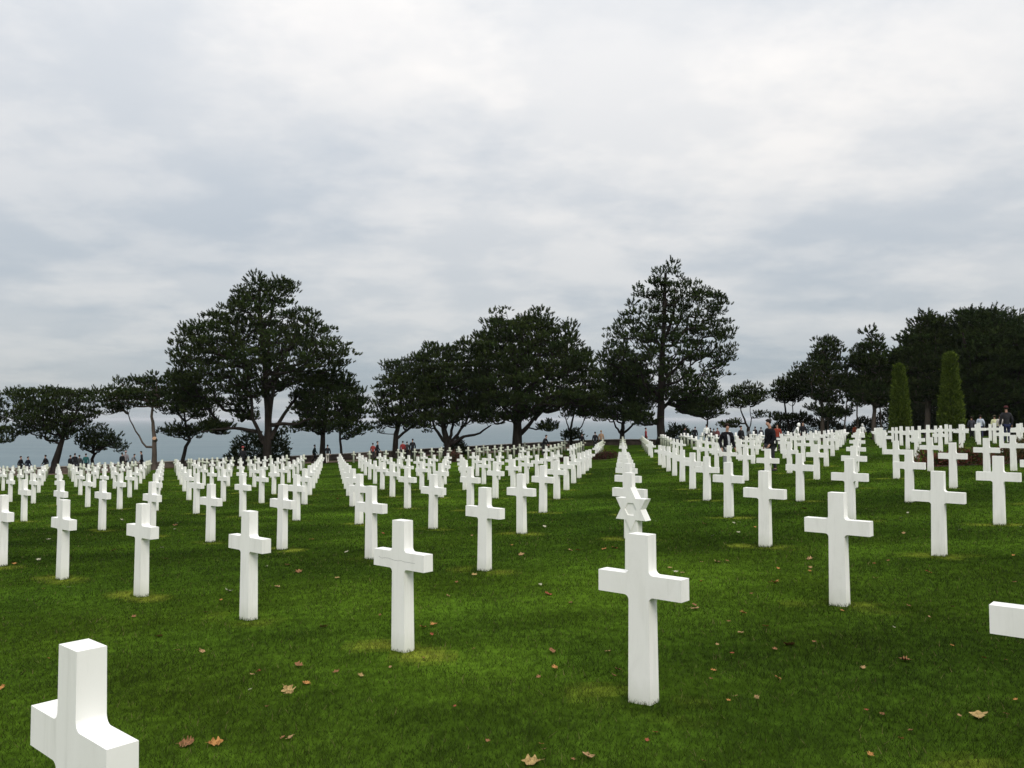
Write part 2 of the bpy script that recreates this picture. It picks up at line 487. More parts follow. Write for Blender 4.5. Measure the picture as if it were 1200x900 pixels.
special = {
    (0, 0): 'large white marble cross standing nearest the middle, a star headstone right behind it',
    (1, -1): 'white marble cross cut off at the bottom of the picture, nearest of all',
    (-1, 0): 'white marble cross of which only one arm reaches into the picture',
    (1, 0): 'white marble cross with a hairline crack across its arms',
    (-1, 1): 'white marble cross right of the large middle one, standing quite alone in the grass',
    (-2, 2): 'white marble cross between the lone right hand cross and the flower bed',
}
rz = math.atan2(-U[1], -U[0])
GCR = 'white marble headstones in rows on the lawn'
star_loc = None
far_list = []
count = 0
for dist, i, j, p, z, px in spots:
    rr = random.Random(i * 131 + j * 7919)
    yaw = rz + R(rr.uniform(-.7, .7))
    tilt = (R(rr.uniform(-.45, .45)), R(rr.uniform(-.4, .4)))
    if (i, j) == (0, 1):
        star_loc = (p[0], p[1], z, yaw); continue
    if count >= 299:
        far_list.append((p[0], p[1], z, yaw)); continue
    o = link('marble_cross', cross_me)
    o.location = (p[0], p[1], z + rr.uniform(-.012, .012))
    o.rotation_euler = (tilt[0], tilt[1], yaw)
    if (i, j) in special:
        lab = special[(i, j)]
    else:
        k = order_in_col[i].index(j) + 1
        c = "in the star headstone's column" if i == 0 else f"in {ordinal(abs(i))} column {'left' if i > 0 else 'right'} of the star headstone"
        lab = f'white cross, {ordinal(k)} from the front {c}'
    tag(o, lab, 'headstone', GCR)
    count += 1
    if (i, j) == (1, 0):                          # a fine grey crack runs across the face
        xs_c = np.linspace(-.24, .20, 12)
        zc_ = .735 - .03 * xs_c + .004 * np.sin(xs_c * 40) + np.random.default_rng(3).normal(0, .0015, 12)
        yc_ = -(.053 - .006 * zc_ / 1.05) - .0006
        V_ = np.concatenate([np.stack([xs_c, yc_, zc_], 1), np.stack([xs_c, yc_, zc_ - .0026], 1)])
        Q_ = np.array([[k, k + 1, 13 + k, 12 + k] for k in range(11)])
        link('hairline_crack', mesh_np('hairline_crack', V_, Q_, material('crack', (.36, .36, .34), .9, .1)), o)
# the star headstone
t = empty('star_headstone', star_loc[:3], star_loc[3])
tag(t, 'white marble headstone topped by a six pointed star, behind the large middle cross', 'headstone', GCR)
bm = bmesh.new()
star_prism(bm, .236, .842, -.062, .052, .078)
eds = [e for e in bm.edges if len(e.link_faces) == 2 and e.calc_face_angle() > R(50)]
bmesh.ops.bevel(bm, geom=eds, offset=.003, segments=1, affect='EDGES')
link('star', bm_mesh('star', bm, M_marble), t)
bm = bmesh.new()
vv = [bm.verts.new((sx_ * w, sy_ * .05, zz)) for zz, w in ((-.12, .088), (.735, .08)) for sx_, sy_ in ((-1, -1), (1, -1), (1, 1), (-1, 1))]
bm.faces.new(vv[:4]); bm.faces.new(vv[4:])
for k in range(4): bm.faces.new((vv[k], vv[(k + 1) % 4], vv[4 + (k + 1) % 4], vv[4 + k]))
bmesh.ops.bevel(bm, geom=list(bm.edges), offset=.004, segments=1, affect='EDGES')
link('shaft', bm_mesh('shaft', bm, M_marble), t)
# the far crosses, too many and too small to count
if far_list:
    co = np.empty(len(cross_me.vertices) * 3, np.float32); cross_me.vertices.foreach_get('co', co); co = co.reshape(-1, 3)
    cross_me.calc_loop_triangles()
    tri = np.empty(len(cross_me.loop_triangles) * 3, np.int32); cross_me.loop_triangles.foreach_get('vertices', tri); tri = tri.reshape(-1, 3)
    V, T = [], []
    for x, y, z, a in far_list:
        c, s = math.cos(a), math.sin(a)
        q = co.copy(); q[:, 0] = co[:, 0] * c - co[:, 1] * s + x; q[:, 1] = co[:, 0] * s + co[:, 1] * c + y; q[:, 2] += z
        T.append(tri + len(co) * len(V)); V.append(q)
    o = link('far_headstones', mesh_np('far_headstones', np.concatenate(V), np.concatenate(T), M_marble))
    tag(o, 'tiny white crosses massed together in the farthest rows', kind='stuff')

# ------------------------------------------------------------------ trees
def brush_template(nf, seed, up=.85, length=.55, needles=18, spread=.80, flat=.66):
    """a clump of pine twigs: nf bottle brushes of needles turned up and outwards; triangles (m,3,3) and a shade for each"""
    r = np.random.default_rng(seed)
    th = np.arange(nf) * 2.4 + r.uniform(-.5, .5, nf); cz = r.uniform(-.25, .95, nf)
    d = np.stack([np.sqrt(1 - cz ** 2) * np.cos(th), np.sqrt(1 - cz ** 2) * np.sin(th), cz], 1)
    P = d * r.uniform(.25, spread, (nf, 1)) * np.array([1.1, 1.1, flat])
    ax = d + np.array([0, 0, up]) + r.normal(0, .15, (nf, 3)); ax /= np.linalg.norm(ax, axis=1)[:, None]
    ln = length * r.uniform(.7, 1.15, nf)
    tr, sh = [], []
    for b in range(needles):
        v = r.normal(0, 1, (nf, 3)); v -= (v * ax).sum(1)[:, None] * ax; v /= np.linalg.norm(v, axis=1)[:, None]
        w = np.cross(ax, v)
        u = (b + r.random(nf)) / needles
        st = P + ax * (u * ln * .8)[:, None] - v * .02
        nl = .25 * (1.15 - .45 * u) * r.uniform(.8, 1.2, nf)
        tip = st + (ax * .75 + v * .75) * nl[:, None]
        hw = (w * .85 + ax * .3) * .058
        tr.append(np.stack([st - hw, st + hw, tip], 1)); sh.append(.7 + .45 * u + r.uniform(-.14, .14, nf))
    return np.concatenate(tr), np.concatenate(sh)
TPL = [brush_template(15, 100 + k) for k in range(8)]
TPL_FLAT = [brush_template(16, 200 + k, up=.25, length=.8, flat=.3, spread=.95) for k in range(5)]

def poly_rows(poly, y):
    xs_ = []
    n = len(poly)
    for k in range(n):
        (x0, y0), (x1, y1) = poly[k], poly[(k + 1) % n]
        if (y0 <= y < y1) or (y1 <= y < y0): xs_.append(x0 + (y - y0) / (y1 - y0) * (x1 - x0))
    return sorted(xs_)
def tubes(paths, sides=6):
    """paths: list of (pts (n,3), radii (n,)) -> verts, quads"""
    V, Q = [], []; base = 0
    ang = np.arange(sides) * 2 * np.pi / sides
    for P, rad in paths:
        P = np.asarray(P, float); n = len(P)
        tg = np.gradient(P, axis=0); tg /= np.linalg.norm(tg, axis=1)[:, None] + 1e-9
        ref = np.array([1., .13, .07]) if abs(tg[0] @ np.array([1., 0, 0])) < .9 else np.array([0, 1., .1])
        a = np.cross(tg, ref); a /= np.linalg.norm(a, axis=1)[:, None]
        b = np.cross(tg, a)
        ring = P[:, None] + (a[:, None] * np.cos(ang)[None, :, None] + b[:, None] * np.sin(ang)[None, :, None]) * np.asarray(rad)[:, None, None]
        V.append(ring.reshape(-1, 3))
        k = np.arange(n - 1)[:, None] * sides; s = np.arange(sides)[None]
        s2 = (s + 1) % sides
        Q.append((np.stack([k + s, k + s2, k + sides + s2, k + sides + s], -1) + base).reshape(-1, 4))
        base += n * sides
    return np.concatenate(V), np.concatenate(Q)
def smooth_path(pts, n):
    pts = np.asarray(pts, float); m = len(pts)
    t = np.linspace(0, m - 1, n); i = np.clip(t.astype(int), 0, m - 2); f = (t - i)[:, None]
    p0 = pts[np.clip(i - 1, 0, m - 1)]; p1 = pts[i]; p2 = pts[i + 1]; p3 = pts[np.clip(i + 2, 0, m - 1)]
    return .5 * (2 * p1 + (p2 - p0) * f + (2 * p0 - 5 * p1 + 4 * p2 - p3) * f ** 2 + (3 * p1 - p0 - 3 * p2 + p3) * f ** 3)

def pine(name, label, D, stems, crowns, seed, n_clump, r_trunk=.35, clump=.85, tint=(1, 1, 1), tpl=None, bark=None, thick=.85, group=None, cat='tree', droop=.0):
    """D: metres from the camera to the trunk; stems: polylines of (px, py, depth offset m) on the photograph, the first point of the first one being the foot;
    crowns: outlines of the foliage as (polygon, share of clumps). Depth of the foliage follows its width."""
    r = np.random.default_rng(seed)
    tpl = tpl or TPL; bark = bark or M_bark
    foot = at(stems[0][0][0], stems[0][0][1], D)
    foot[2] = gz1(foot[0], foot[1]) - .15
    root = empty(name, foot)
    tag(root, label, cat, group)
    paths = []; nodes = []; weight = []
    for si, st in enumerate(stems):
        pts = np.array([at(px, py, D) + np.array([0, dy, 0]) for px, py, dy in st])
        if si == 0: pts[0] = foot
        sp = smooth_path(pts, 10)
        sp[1:-1] += r.normal(0, .04, (len(sp) - 2, 3))
        r0 = r_trunk if si == 0 else r_trunk * .45
        rad = np.linspace(1, .30, len(sp)) * r0
        if si == 0: rad[0] *= 1.35
        paths.append((sp, rad)); nodes.extend(sp[2:] if si == 0 else sp[1:])
    # foliage clumps
    C = []
    tot = sum(s for _, s in crowns)
    for poly, share in crowns:
        ys_ = [p[1] for p in poly]; y0, y1 = min(ys_), max(ys_)
        want = int(1.45 * n_clump * share / tot); got = 0; tries = 0
        pxm = F / D
        msep = clump * .50
        while got < want and tries < want * 40:
            tries += 1
            py = r.uniform(y0, y1); xr = poly_rows(poly, py)
            if len(xr) < 2: continue
            px = r.uniform(min(p[0] for p in poly), max(p[0] for p in poly))
            seg = None
            for a in range(0, len(xr) - 1, 2):
                if xr[a] <= px <= xr[a + 1]: seg = (xr[a], xr[a + 1])
            if seg is None: continue
            if r.random() < .85:                     # keep whole clumps inside the outline
                m = clump * .32 * pxm
                if px - seg[0] < m * .9 or seg[1] - px < m * .9: continue
                up_ = poly_rows(poly, py - m * 1.25)
                if not any(up_[a] <= px <= up_[a + 1] for a in range(0, len(up_) - 1, 2)): continue
            mid = (seg[0] + seg[1]) / 2; hw = (seg[1] - seg[0]) / 2
            q = max(0, 1 - ((px - mid) / hw) ** 2)
            vq = min(1, (py - y0) / (y1 - y0) * 3 + .15)
            dep = r.uniform(-1, 1) * math.sqrt(q) * hw / pxm * thick * vq
            c = at(px, py, D) + np.array([0, dep, 0])
            if C and min(((np.array(C)[-400:] - c) ** 2).sum(1)) < msep ** 2: continue
            C.append(c); got += 1
    C = np.array(C)
    # branches: every clump grows from the nearest wood that lies below and inward
    nodes = [np.array(n) for n in nodes]
    axis_xy = foot[:2]
    orderC = np.argsort(np.linalg.norm(C[:, :2] - axis_xy, axis=1) + np.abs(C[:, 2] - C[:, 2].mean()) * .3)
    parent = [-1] * len(nodes); load = [0.0] * len(nodes); br = []
    for ci in orderC:
        c = C[ci]; NP = np.array(nodes)
        v = c - NP; d = np.linalg.norm(v, axis=1)
        rise = v[:, 2]
        cost = d + np.where(rise < .15 * d - droop, (.15 * d - droop - rise) * 1.6, 0)
        k = int(np.argmin(cost)); a = NP[k]
        mid1 = a + (c - a) * .35 + np.array([0, 0, -.06 * d[k]]) + r.normal(0, .05 * d[k], 3)
        mid2 = a + (c - a) * .7 + np.array([0, 0, -.05 * d[k]]) + r.normal(0, .05 * d[k], 3)
        ids = [k]
        for q in (mid1, mid2, c):
            nodes.append(q); parent.append(ids[-1]); load.append(0.0); ids.append(len(nodes) - 1)
        br.append(ids)
        m = ids[-1]
        while m >= 0: load[m] += 1; m = parent[m]
    for ids in br:
        pts = np.array([nodes[k] for k in ids])
        rad = np.array([min(.019 * load[k] ** .52, r_trunk * .5) for k in ids[1:]])
        rad = np.concatenate([[rad[0] * 1.05], rad])
        paths.append((smooth_path(pts, 6), np.interp(np.linspace(0, 3, 6), [0, 1, 2, 3], rad)))
    V, Q = tubes(paths, 6)
    tr = link('trunk', mesh_np('trunk', V - foot, Q, bark, smooth=True), root)
    # needles
    TV = []; TC = []
    tint = np.array(tint)
    for c in C:
        T, S = tpl[r.integers(len(tpl))]
        a = r.uniform(0, 2 * np.pi); ca, sa = math.cos(a), math.sin(a)
        s = clump * r.choice([.55, .75, .95, 1.15]) * r.uniform(.9, 1.12)
        X = T.copy()
        X[..., 0], X[..., 1] = (T[..., 0] * ca - T[..., 1] * sa) * s, (T[..., 0] * sa + T[..., 1] * ca) * s
        X[..., 2] *= s * r.uniform(.8, 1.15)
        TV.append(X + c - foot)
        g = r.uniform(.75, 1.25); wv = r.uniform(0, 1)
        cc = (np.array([.027, .046, .013]) * (1 - wv) + np.array([.044, .060, .015]) * wv) * g * tint
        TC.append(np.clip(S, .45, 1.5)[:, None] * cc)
    TV = np.concatenate(TV).reshape(-1, 3); TC = np.concatenate(TC)
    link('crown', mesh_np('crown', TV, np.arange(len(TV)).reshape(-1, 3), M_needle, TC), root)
    return root

G_P = 'pines along the overlook wall'
G_R = 'dark trees of the grove behind the graves'
G_F = (.85, .85, .82)
pine('pine_tree', 'pine at the very edge, its crown only half inside the picture', 80, [[(-22, 552, 0), (-20, 525, 0), (-14, 495, 0)], [(-20, 520, 0), (0, 500, .5), (14, 505, 1)]],
     [([(-70, 480), (-60, 462), (-30, 452), (0, 456), (12, 462), (20, 475), (17, 490), (0, 497), (-40, 500)], 3), ([(-20, 505), (5, 498), (30, 500), (28, 508), (5, 522), (-15, 520)], 1)], 1, 85, .32, .75, group=G_P)
pine('pine_tree', 'flat topped pine on a leaning bare trunk, beside strolling visitors', 80, [[(63, 556, 0), (67, 535, 0), (73, 515, 0), (75, 492, 0)], [(73, 515, 0), (60, 498, .6), (45, 485, 1)], [(74, 510, 0), (90, 490, -.7), (100, 478, -1)]],
     [([(14, 462), (24, 452), (45, 455), (58, 449), (72, 450), (80, 456), (98, 458), (116, 460), (119, 470), (112, 482), (110, 492), (98, 500), (85, 512), (68, 518), (58, 523), (52, 516), (30, 505), (20, 496), (24, 480)], 1)], 2, 190, .40, .75, group=G_P)
pine('pine_tree', 'small low pine with a sloping crown, close to the flat topped one', 84, [[(109, 549, 0), (109, 530, 0), (110, 516, 0)]],
     [([(90, 514), (100, 500), (114, 497), (128, 506), (140, 516), (152, 528), (142, 532), (126, 524), (118, 530), (104, 531), (92, 520)], 1)], 3, 75, .2, .62, group=G_P)
t4 = pine('pine_tree', 'forked pine with a pale sawn stub where its trunk divides', 79, [[(181, 552, 0), (181, 535, 0), (181, 516, 0), (178, 500, .2), (178, 486, 0), (181, 465, 0)], [(180, 524, 0), (169, 522, .3), (156, 508, .8), (148, 494, 1), (145, 478, .6)]],
     [([(114, 462), (122, 452), (136, 446), (150, 447), (158, 442), (170, 441), (182, 440), (187, 450), (192, 470), (188, 482), (176, 480), (160, 476), (145, 482), (126, 488), (114, 486), (122, 474)], 1)], 4, 105, .27, .72, bark=M_palebark, group=G_P)
stub = at(182, 515, 79) - np.array(t4.location)
V, Q = tubes([(np.array([stub + (.0, .05, -.10), stub + (.03, -.30, .12)]), np.array([.20, .19]))], 10)
V = np.concatenate([V, V[10:].mean(0, keepdims=True)])
stub_me = mesh_np('sawn_stub', V, np.concatenate([Q, np.array([[10 + k, 10 + (k + 1) % 10, 20, 20] for k in range(0)] or np.empty((0, 4), int)).astype(int)]), M_palebark)
so = link('sawn_stub', stub_me, t4)
disc = mesh_np('cut_face', V[10:], np.array([[k, (k + 1) % 10, 10] for k in range(10)]), M_cutwood)
link('cut_face', disc, so)
pine('pine_tree', 'slim pine with a bent trunk just left of the tallest broad pine', 82, [[(213, 549, 0), (216, 530, 0), (222, 512, 0), (218, 496, 0), (213, 470, 0)]],
     [([(187, 447), (198, 438), (214, 436), (228, 446), (240, 470), (243, 488), (232, 492), (210, 490), (188, 486), (186, 470)], 3), ([(183, 507), (198, 499), (214, 500), (236, 498), (240, 507), (222, 514), (205, 512)], 1)], 5, 125, .22, .72, group=G_P)
pine('pine_tree', 'tallest broad pine on the left, many stems rising from one thick base', 78,
     [[(312, 550, 0), (313, 525, 0), (314, 490, 0), (311, 440, 0), (306, 380, 0), (304, 338, 0)], [(309, 520, 0), (298, 500, .6), (284, 475, 1.2), (262, 445, 2)], [(308, 515, 0), (300, 490, -.8), (298, 450, -1.4), (290, 400, -2)],
      [(317, 515, 0), (330, 485, .8), (352, 455, 1.5), (378, 425, 2)], [(316, 505, 0), (322, 470, -1), (340, 420, -2), (360, 385, -2.5)], [(307, 508, 0), (285, 502, -.5), (262, 503, -1), (243, 506, -1.5)], [(318, 498, 0), (345, 497, -.5), (368, 490, -1)]],
     [([(293, 325), (303, 320), (318, 323), (330, 325), (342, 330), (348, 342), (340, 356), (352, 360), (366, 362), (374, 374), (390, 380), (396, 392), (404, 402), (414, 406), (412, 425), (404, 430), (396, 438), (380, 440), (350, 444), (338, 455), (322, 462), (312, 470),
         (300, 466), (290, 478), (262, 480), (244, 484), (226, 476), (210, 462), (204, 446), (206, 424), (212, 404), (220, 388), (236, 380), (250, 366), (266, 362), (272, 352), (266, 345), (276, 338)], 10),
      ([(196, 440), (214, 432), (246, 470), (250, 490), (230, 492), (205, 480)], .6), ([(234, 498), (252, 494), (268, 500), (262, 508), (246, 510)], .35), ([(270, 480), (300, 478), (300, 492), (280, 494)], .2)], 6, 640, .46, .86, group=G_P, thick=.9)
pine('pine_tree', 'dense rounded pine with two dark trunks, tucked under the tallest broad pine', 80, [[(379, 540, 0), (378, 520, 0), (381, 490, 0), (385, 455, 0)], [(399, 536, .5), (398, 515, .5), (396, 490, .5), (392, 460, 0)]],
     [([(346, 452), (356, 444), (366, 436), (386, 432), (404, 438), (412, 436), (420, 438), (418, 452), (428, 460), (432, 478), (426, 492), (432, 505), (418, 513), (405, 516), (394, 508), (376, 512), (360, 503), (350, 508), (338, 506), (334, 500), (350, 492), (344, 478), (340, 465)], 1)], 7, 270, .34, .8, tint=(.8, .85, .8), group=G_P)
pine('pine_tree', 'pine with a short forked trunk between the tallest broad pine and central group', 84, [[(464, 536, 0), (464, 515, 0), (466, 498, 0), (470, 470, 0), (474, 440, 0)], [(465, 514, 0), (476, 505, .4), (488, 494, 1), (496, 480, 1.4)], [(466, 496, 0), (456, 478, -.6), (450, 460, -1)]],
     [([(440, 450), (450, 428), (462, 420), (476, 418), (500, 412), (510, 440), (512, 470), (500, 490), (488, 505), (474, 502), (458, 500), (444, 510), (434, 506), (438, 490), (434, 474)], 1)], 8, 215, .36, .8, group=G_P)
pine('pine_tree', 'spreading pine whose limbs fan out low from the ground', 83, [[(525, 534, 0), (524, 520, 0), (520, 500, 0), (516, 470, 0), (520, 430, 0)], [(526, 522, 0), (536, 508, .5), (548, 490, 1), (552, 460, 1.5)], [(527, 522, 0), (544, 512, -.5), (562, 507, -1), (576, 498, -1.5)], [(522, 518, 0), (510, 500, -.7), (506, 475, -1.3)], [(526, 518, 0), (530, 495, .8), (534, 460, 1)]],
     [([(490, 420), (500, 408), (506, 401), (520, 405), (535, 399), (550, 396), (560, 410), (572, 440), (578, 470), (580, 490), (570, 500), (556, 495), (540, 500), (524, 498), (508, 505), (498, 510), (490, 500), (486, 470), (484, 440)], 1)], 9, 310, .44, .85, group=G_P)
pine('pine_tree', 'largest dome shaped pine of the central group, thick straight trunk', 80, [[(607, 535, 0), (606, 515, 0), (606, 495, 0), (606, 460, 0), (602, 420, 0), (596, 385, 0)], [(608, 510, 0), (622, 496, .6), (634, 478, 1), (646, 455, 2)], [(607, 500, 0), (590, 475, -1), (575, 445, -1.6)], [(608, 495, 0), (622, 460, -1), (634, 410, -1.8)], [(626, 492, .6), (646, 470, .9), (664, 462, 1)]],
     [([(576, 372), (580, 362), (588, 358), (596, 366), (592, 376), (606, 372), (618, 366), (628, 360), (638, 362), (646, 376), (656, 380), (664, 374), (672, 378), (672, 394), (684, 404), (690, 412), (694, 424), (706, 440), (708, 462), (700, 478), (684, 486), (664, 478), (650, 486),
         (632, 484), (622, 494), (604, 497), (588, 500), (566, 496), (556, 480), (552, 450), (552, 420), (556, 396), (566, 386)], 10), ([(630, 500), (645, 488), (650, 505), (640, 510)], .3)], 10, 620, .58, .88, group=G_P, thick=.9)
pine('pine_tree', 'small twisted pine with several bare stems behind the dome shaped one', 86, [[(670, 524, 0), (669, 508, 0), (670, 495, 0), (676, 475, 0)], [(669, 508, 0), (664, 494, .4), (662, 480, .6)], [(671, 510, 0), (682, 498, -.4), (686, 480, -.6)]],
     [([(655, 470), (668, 462), (690, 460), (704, 470), (702, 486), (690, 492), (672, 488), (658, 490)], 3), ([(662, 506), (676, 503), (682, 512), (670, 518), (662, 514)], 1)], 11, 95, .2, .68, group=G_P)
pine('pine_tree', 'rounded pine with a neatly forked trunk at the end of the middle lane', 86, [[(729, 522, 0), (729, 508, 0), (730, 500, 0), (734, 480, 0), (736, 450, 0)], [(729, 509, 0), (722, 499, .5), (716, 484, 1)], [(730, 508, 0), (742, 497, -.5), (752, 484, -1)]],
     [([(702, 440), (716, 420), (736, 412), (752, 430), (764, 450), (768, 470), (760, 486), (746, 494), (730, 496), (716, 492), (702, 496), (694, 486), (698, 462)], 1)], 12, 230, .3, .8, tint=(.85, .9, .85), group=G_P)
pine('pine_tree', 'tallest pine, straight single trunk and open irregular crown, right of the lane', 84, [[(774, 524, 0), (774, 500, 0), (774, 460, 0), (776, 420, 0), (778, 370, 0), (780, 320, 0)], [(774, 470, 0), (762, 450, .8), (748, 430, 1.5)], [(775, 450, 0), (792, 430, -.8), (812, 410, -1.5)], [(775, 410, 0), (764, 392, -.6), (754, 378, -1)], [(776, 480, 0), (796, 462, 1), (815, 452, 1.5)], [(776, 405, 0), (790, 370, .7), (792, 335, .8)]],
     [([(762, 322), (766, 314), (776, 309), (782, 304), (792, 308), (798, 314), (802, 326), (812, 324), (818, 322), (814, 333), (824, 338), (832, 338), (842, 336), (846, 348), (852, 356), (848, 372), (858, 386), (864, 384), (860, 396), (854, 402), (864, 412), (858, 424), (848, 430), (852, 440),
         (840, 446), (842, 462), (828, 470), (810, 474), (792, 470), (772, 478), (756, 470), (744, 458), (722, 452), (706, 428), (696, 410), (692, 402), (704, 398), (712, 400), (704, 384), (718, 384), (728, 376), (724, 366), (738, 364), (730, 350), (742, 352), (744, 336), (750, 326)], 10),
      ([(790, 470), (815, 466), (826, 478), (812, 490), (794, 486)], .8), ([(735, 470), (760, 474), (768, 496), (748, 502), (730, 490)], .8)], 13, 500, .46, .82, tint=(.95, 1, .95), group=G_P, thick=.8)
pine('pine_tree', 'thin stemmed low pine under the right side of the tallest pine', 88, [[(829, 520, 0), (829, 505, 0), (829, 492, 0), (826, 478, 0)]],
     [([(800, 478), (812, 464), (830, 458), (846, 462), (852, 474), (846, 486), (830, 492), (812, 490)], 1)], 14, 85, .14, .7, group=G_P)
pine('pine_tree', 'low windswept pine with a V shaped trunk over the standing visitors', 88, [[(877, 522, 0), (877, 505, 0), (872, 492, 0), (868, 478, 0)], [(877, 506, 0), (881, 492, .3), (879, 474, .3)]],
     [([(850, 466), (862, 456), (876, 450), (890, 456), (904, 458), (902, 468), (890, 474), (874, 478), (860, 478), (848, 474)], 3), ([(842, 497), (856, 492), (868, 494), (862, 501), (848, 502)], .8), ([(884, 485), (894, 484), (894, 490), (884, 490)], .3)], 15, 85, .17, .66, group=G_P)
pine('pine_tree', 'twin stemmed pine at the seaward end of the grove', 90, [[(925, 518, 0), (924, 496, 0), (920, 478, 0), (922, 460, 0)], [(931, 516, .5), (930, 490, .5), (931, 470, .5), (934, 450, .3)]],
     [([(906, 464), (910, 450), (920, 440), (930, 444), (936, 438), (944, 446), (946, 464), (934, 472), (916, 474)], 3), ([(900, 488), (920, 484), (944, 486), (940, 492), (912, 494)], .8)], 16, 110, .17, .72, tint=G_F, group=G_R)
pine('pine_tree', 'tiered pine with a pale straight trunk in the grove', 86, [[(964, 520, 0), (964, 495, 0), (964, 460, 0), (968, 420, 0)], [(974, 516, 1), (975, 490, 1), (974, 462, 1)], [(984, 515, -1), (986, 490, -1), (988, 462, -1)]],
     [([(926, 436), (936, 426), (950, 424), (950, 412), (958, 402), (968, 394), (980, 400), (988, 412), (982, 424), (996, 438), (1002, 456), (994, 474), (966, 474), (946, 468), (936, 450)], 4), ([(946, 478), (972, 476), (1000, 480), (996, 490), (966, 492)], .7)], 17, 220, .24, .8, tint=G_F, bark=M_palebark, group=G_R)
pine('pine_tree', 'narrow dark pine of the grove with a spiky top, left of the clipped cones', 84, [[(1025, 520, 0), (1024, 495, 0), (1022, 450, 0), (1020, 405, 0)], [(1012, 516, 1.5), (1012, 490, 1.5), (1010, 455, 1)], [(1036, 516, 1), (1037, 490, 1), (1036, 455, 1)]],
     [([(998, 402), (1010, 404), (1014, 390), (1022, 385), (1030, 394), (1036, 402), (1034, 414), (1050, 424), (1056, 446), (1054, 470), (1036, 480), (1016, 474), (1002, 482), (994, 462), (1004, 440), (994, 424), (1004, 414)], 1)], 18, 250, .26, .85, tint=G_F, bark=M_palebark, group=G_R)
pine('pine_tree', 'dark tall pine rising between the two clipped cones', 82, [[(1087, 518, 0), (1087, 490, 0), (1086, 450, 0), (1084, 390, 0)], [(1093, 518, .6), (1093, 490, .6), (1096, 440, .8)]],
     [([(1048, 416), (1060, 406), (1058, 398), (1068, 390), (1072, 378), (1084, 366), (1092, 374), (1100, 372), (1112, 386), (1116, 410), (1114, 440), (1106, 464), (1086, 470), (1066, 472), (1054, 458), (1060, 440), (1050, 432)], 1)], 19, 400, .34, .9, tint=G_F, bark=M_palebark, group=G_R)
pine('cedar_tree', 'huge dark cedar with a flat ragged top at the right edge', 80, [[(1160, 520, 0), (1160, 490, 0), (1158, 440, 0), (1150, 380, 0)], [(1160, 480, 0), (1185, 440, 1), (1200, 400, 2)], [(1160, 470, 0), (1130, 430, -1), (1118, 390, -1.5)]],
     [([(1112, 374), (1112, 364), (1122, 366), (1130, 358), (1140, 364), (1156, 360), (1160, 368), (1168, 359), (1178, 372), (1188, 368), (1200, 382), (1220, 392), (1240, 420), (1246, 460), (1236, 490), (1200, 498), (1160, 502), (1130, 496), (1112, 470), (1106, 436), (1112, 400)], 1)], 20, 620, .6, 1.0, tint=(.72, .76, .72), tpl=TPL_FLAT, group=G_R, thick=.8)
pine('dark_tree', 'shadowy leafy tree filling the back of the grove beyond the cones', 98, [[(1075, 516, 0), (1076, 480, 0), (1078, 430, 0)], [(1076, 490, 0), (1100, 450, 1), (1120, 430, 1)]],
     [([(1048, 430), (1070, 410), (1110, 410), (1140, 430), (1150, 470), (1144, 504), (1100, 508), (1062, 506), (1046, 480)], 1)], 21, 330, .4, 1.1, tint=(.72, .76, .72), group=G_R)
pine('dark_tree', 'shadowy leafy tree at the back of the grove behind the cedar', 100, [[(1190, 516, 0), (1190, 480, 0), (1192, 420, 0)]],
     [([(1130, 420), (1170, 400), (1220, 400), (1250, 430), (1256, 480), (1246, 506), (1190, 510), (1140, 506), (1126, 470)], 1)], 22, 330, .4, 1.1, tint=(.72, .76, .72), group=G_R)

# ------------------------------------------------------------------ bushes, hedge, beds
def leaf_mass(P, Nrm, size, c1, c2, seed, blades=2, up=.2):
    """many small leaf faces at points P with outward normals"""
    r = np.random.default_rng(seed); n = len(P)
    TV, TC = [], []
    for b in range(blades):
        v = r.normal(0, 1, (n, 3)); v /= np.linalg.norm(v, axis=1)[:, None]
        ax = Nrm * .8 + v * .7 + np.array([0, 0, up]); ax /= np.linalg.norm(ax, axis=1)[:, None]
        w = np.cross(ax, r.normal(0, 1, (n, 3))); w /= np.linalg.norm(w, axis=1)[:, None]
        s = size * r.uniform(.6, 1.3, (n, 1))
        st = P + r.normal(0, size * .4, (n, 3))
        TV.append(np.stack([st - w * s * .28, st + w * s * .28, st + ax * s], 1))
        m = r.random((n, 1))
        TC.append((np.array(c1) * (1 - m) + np.array(c2) * m) * r.uniform(.7, 1.25, (n, 1)))
    return np.concatenate(TV).reshape(-1, 3), np.concatenate(TC)
def blob_points(r, n, rx, ry, rz_, lumps=5, seed=0):
    th = r.uniform(0, 2 * np.pi, n); cz = r.uniform(-.1, 1, n)
    d = np.stack([np.sqrt(1 - cz ** 2) * np.cos(th), np.sqrt(1 - cz ** 2) * np.sin(th), cz], 1)
    w = 1 + .16 * np.sin(d[:, 0] * 5 + seed) * np.cos(d[:, 1] * 6 + seed * 2) + .10 * np.sin(d[:, 2] * 9 + d[:, 0] * 8 + seed)
    rad = w * r.uniform(.55, 1.0, n) ** .5
    return d * rad[:, None] * np.array([rx, ry, rz_]), d
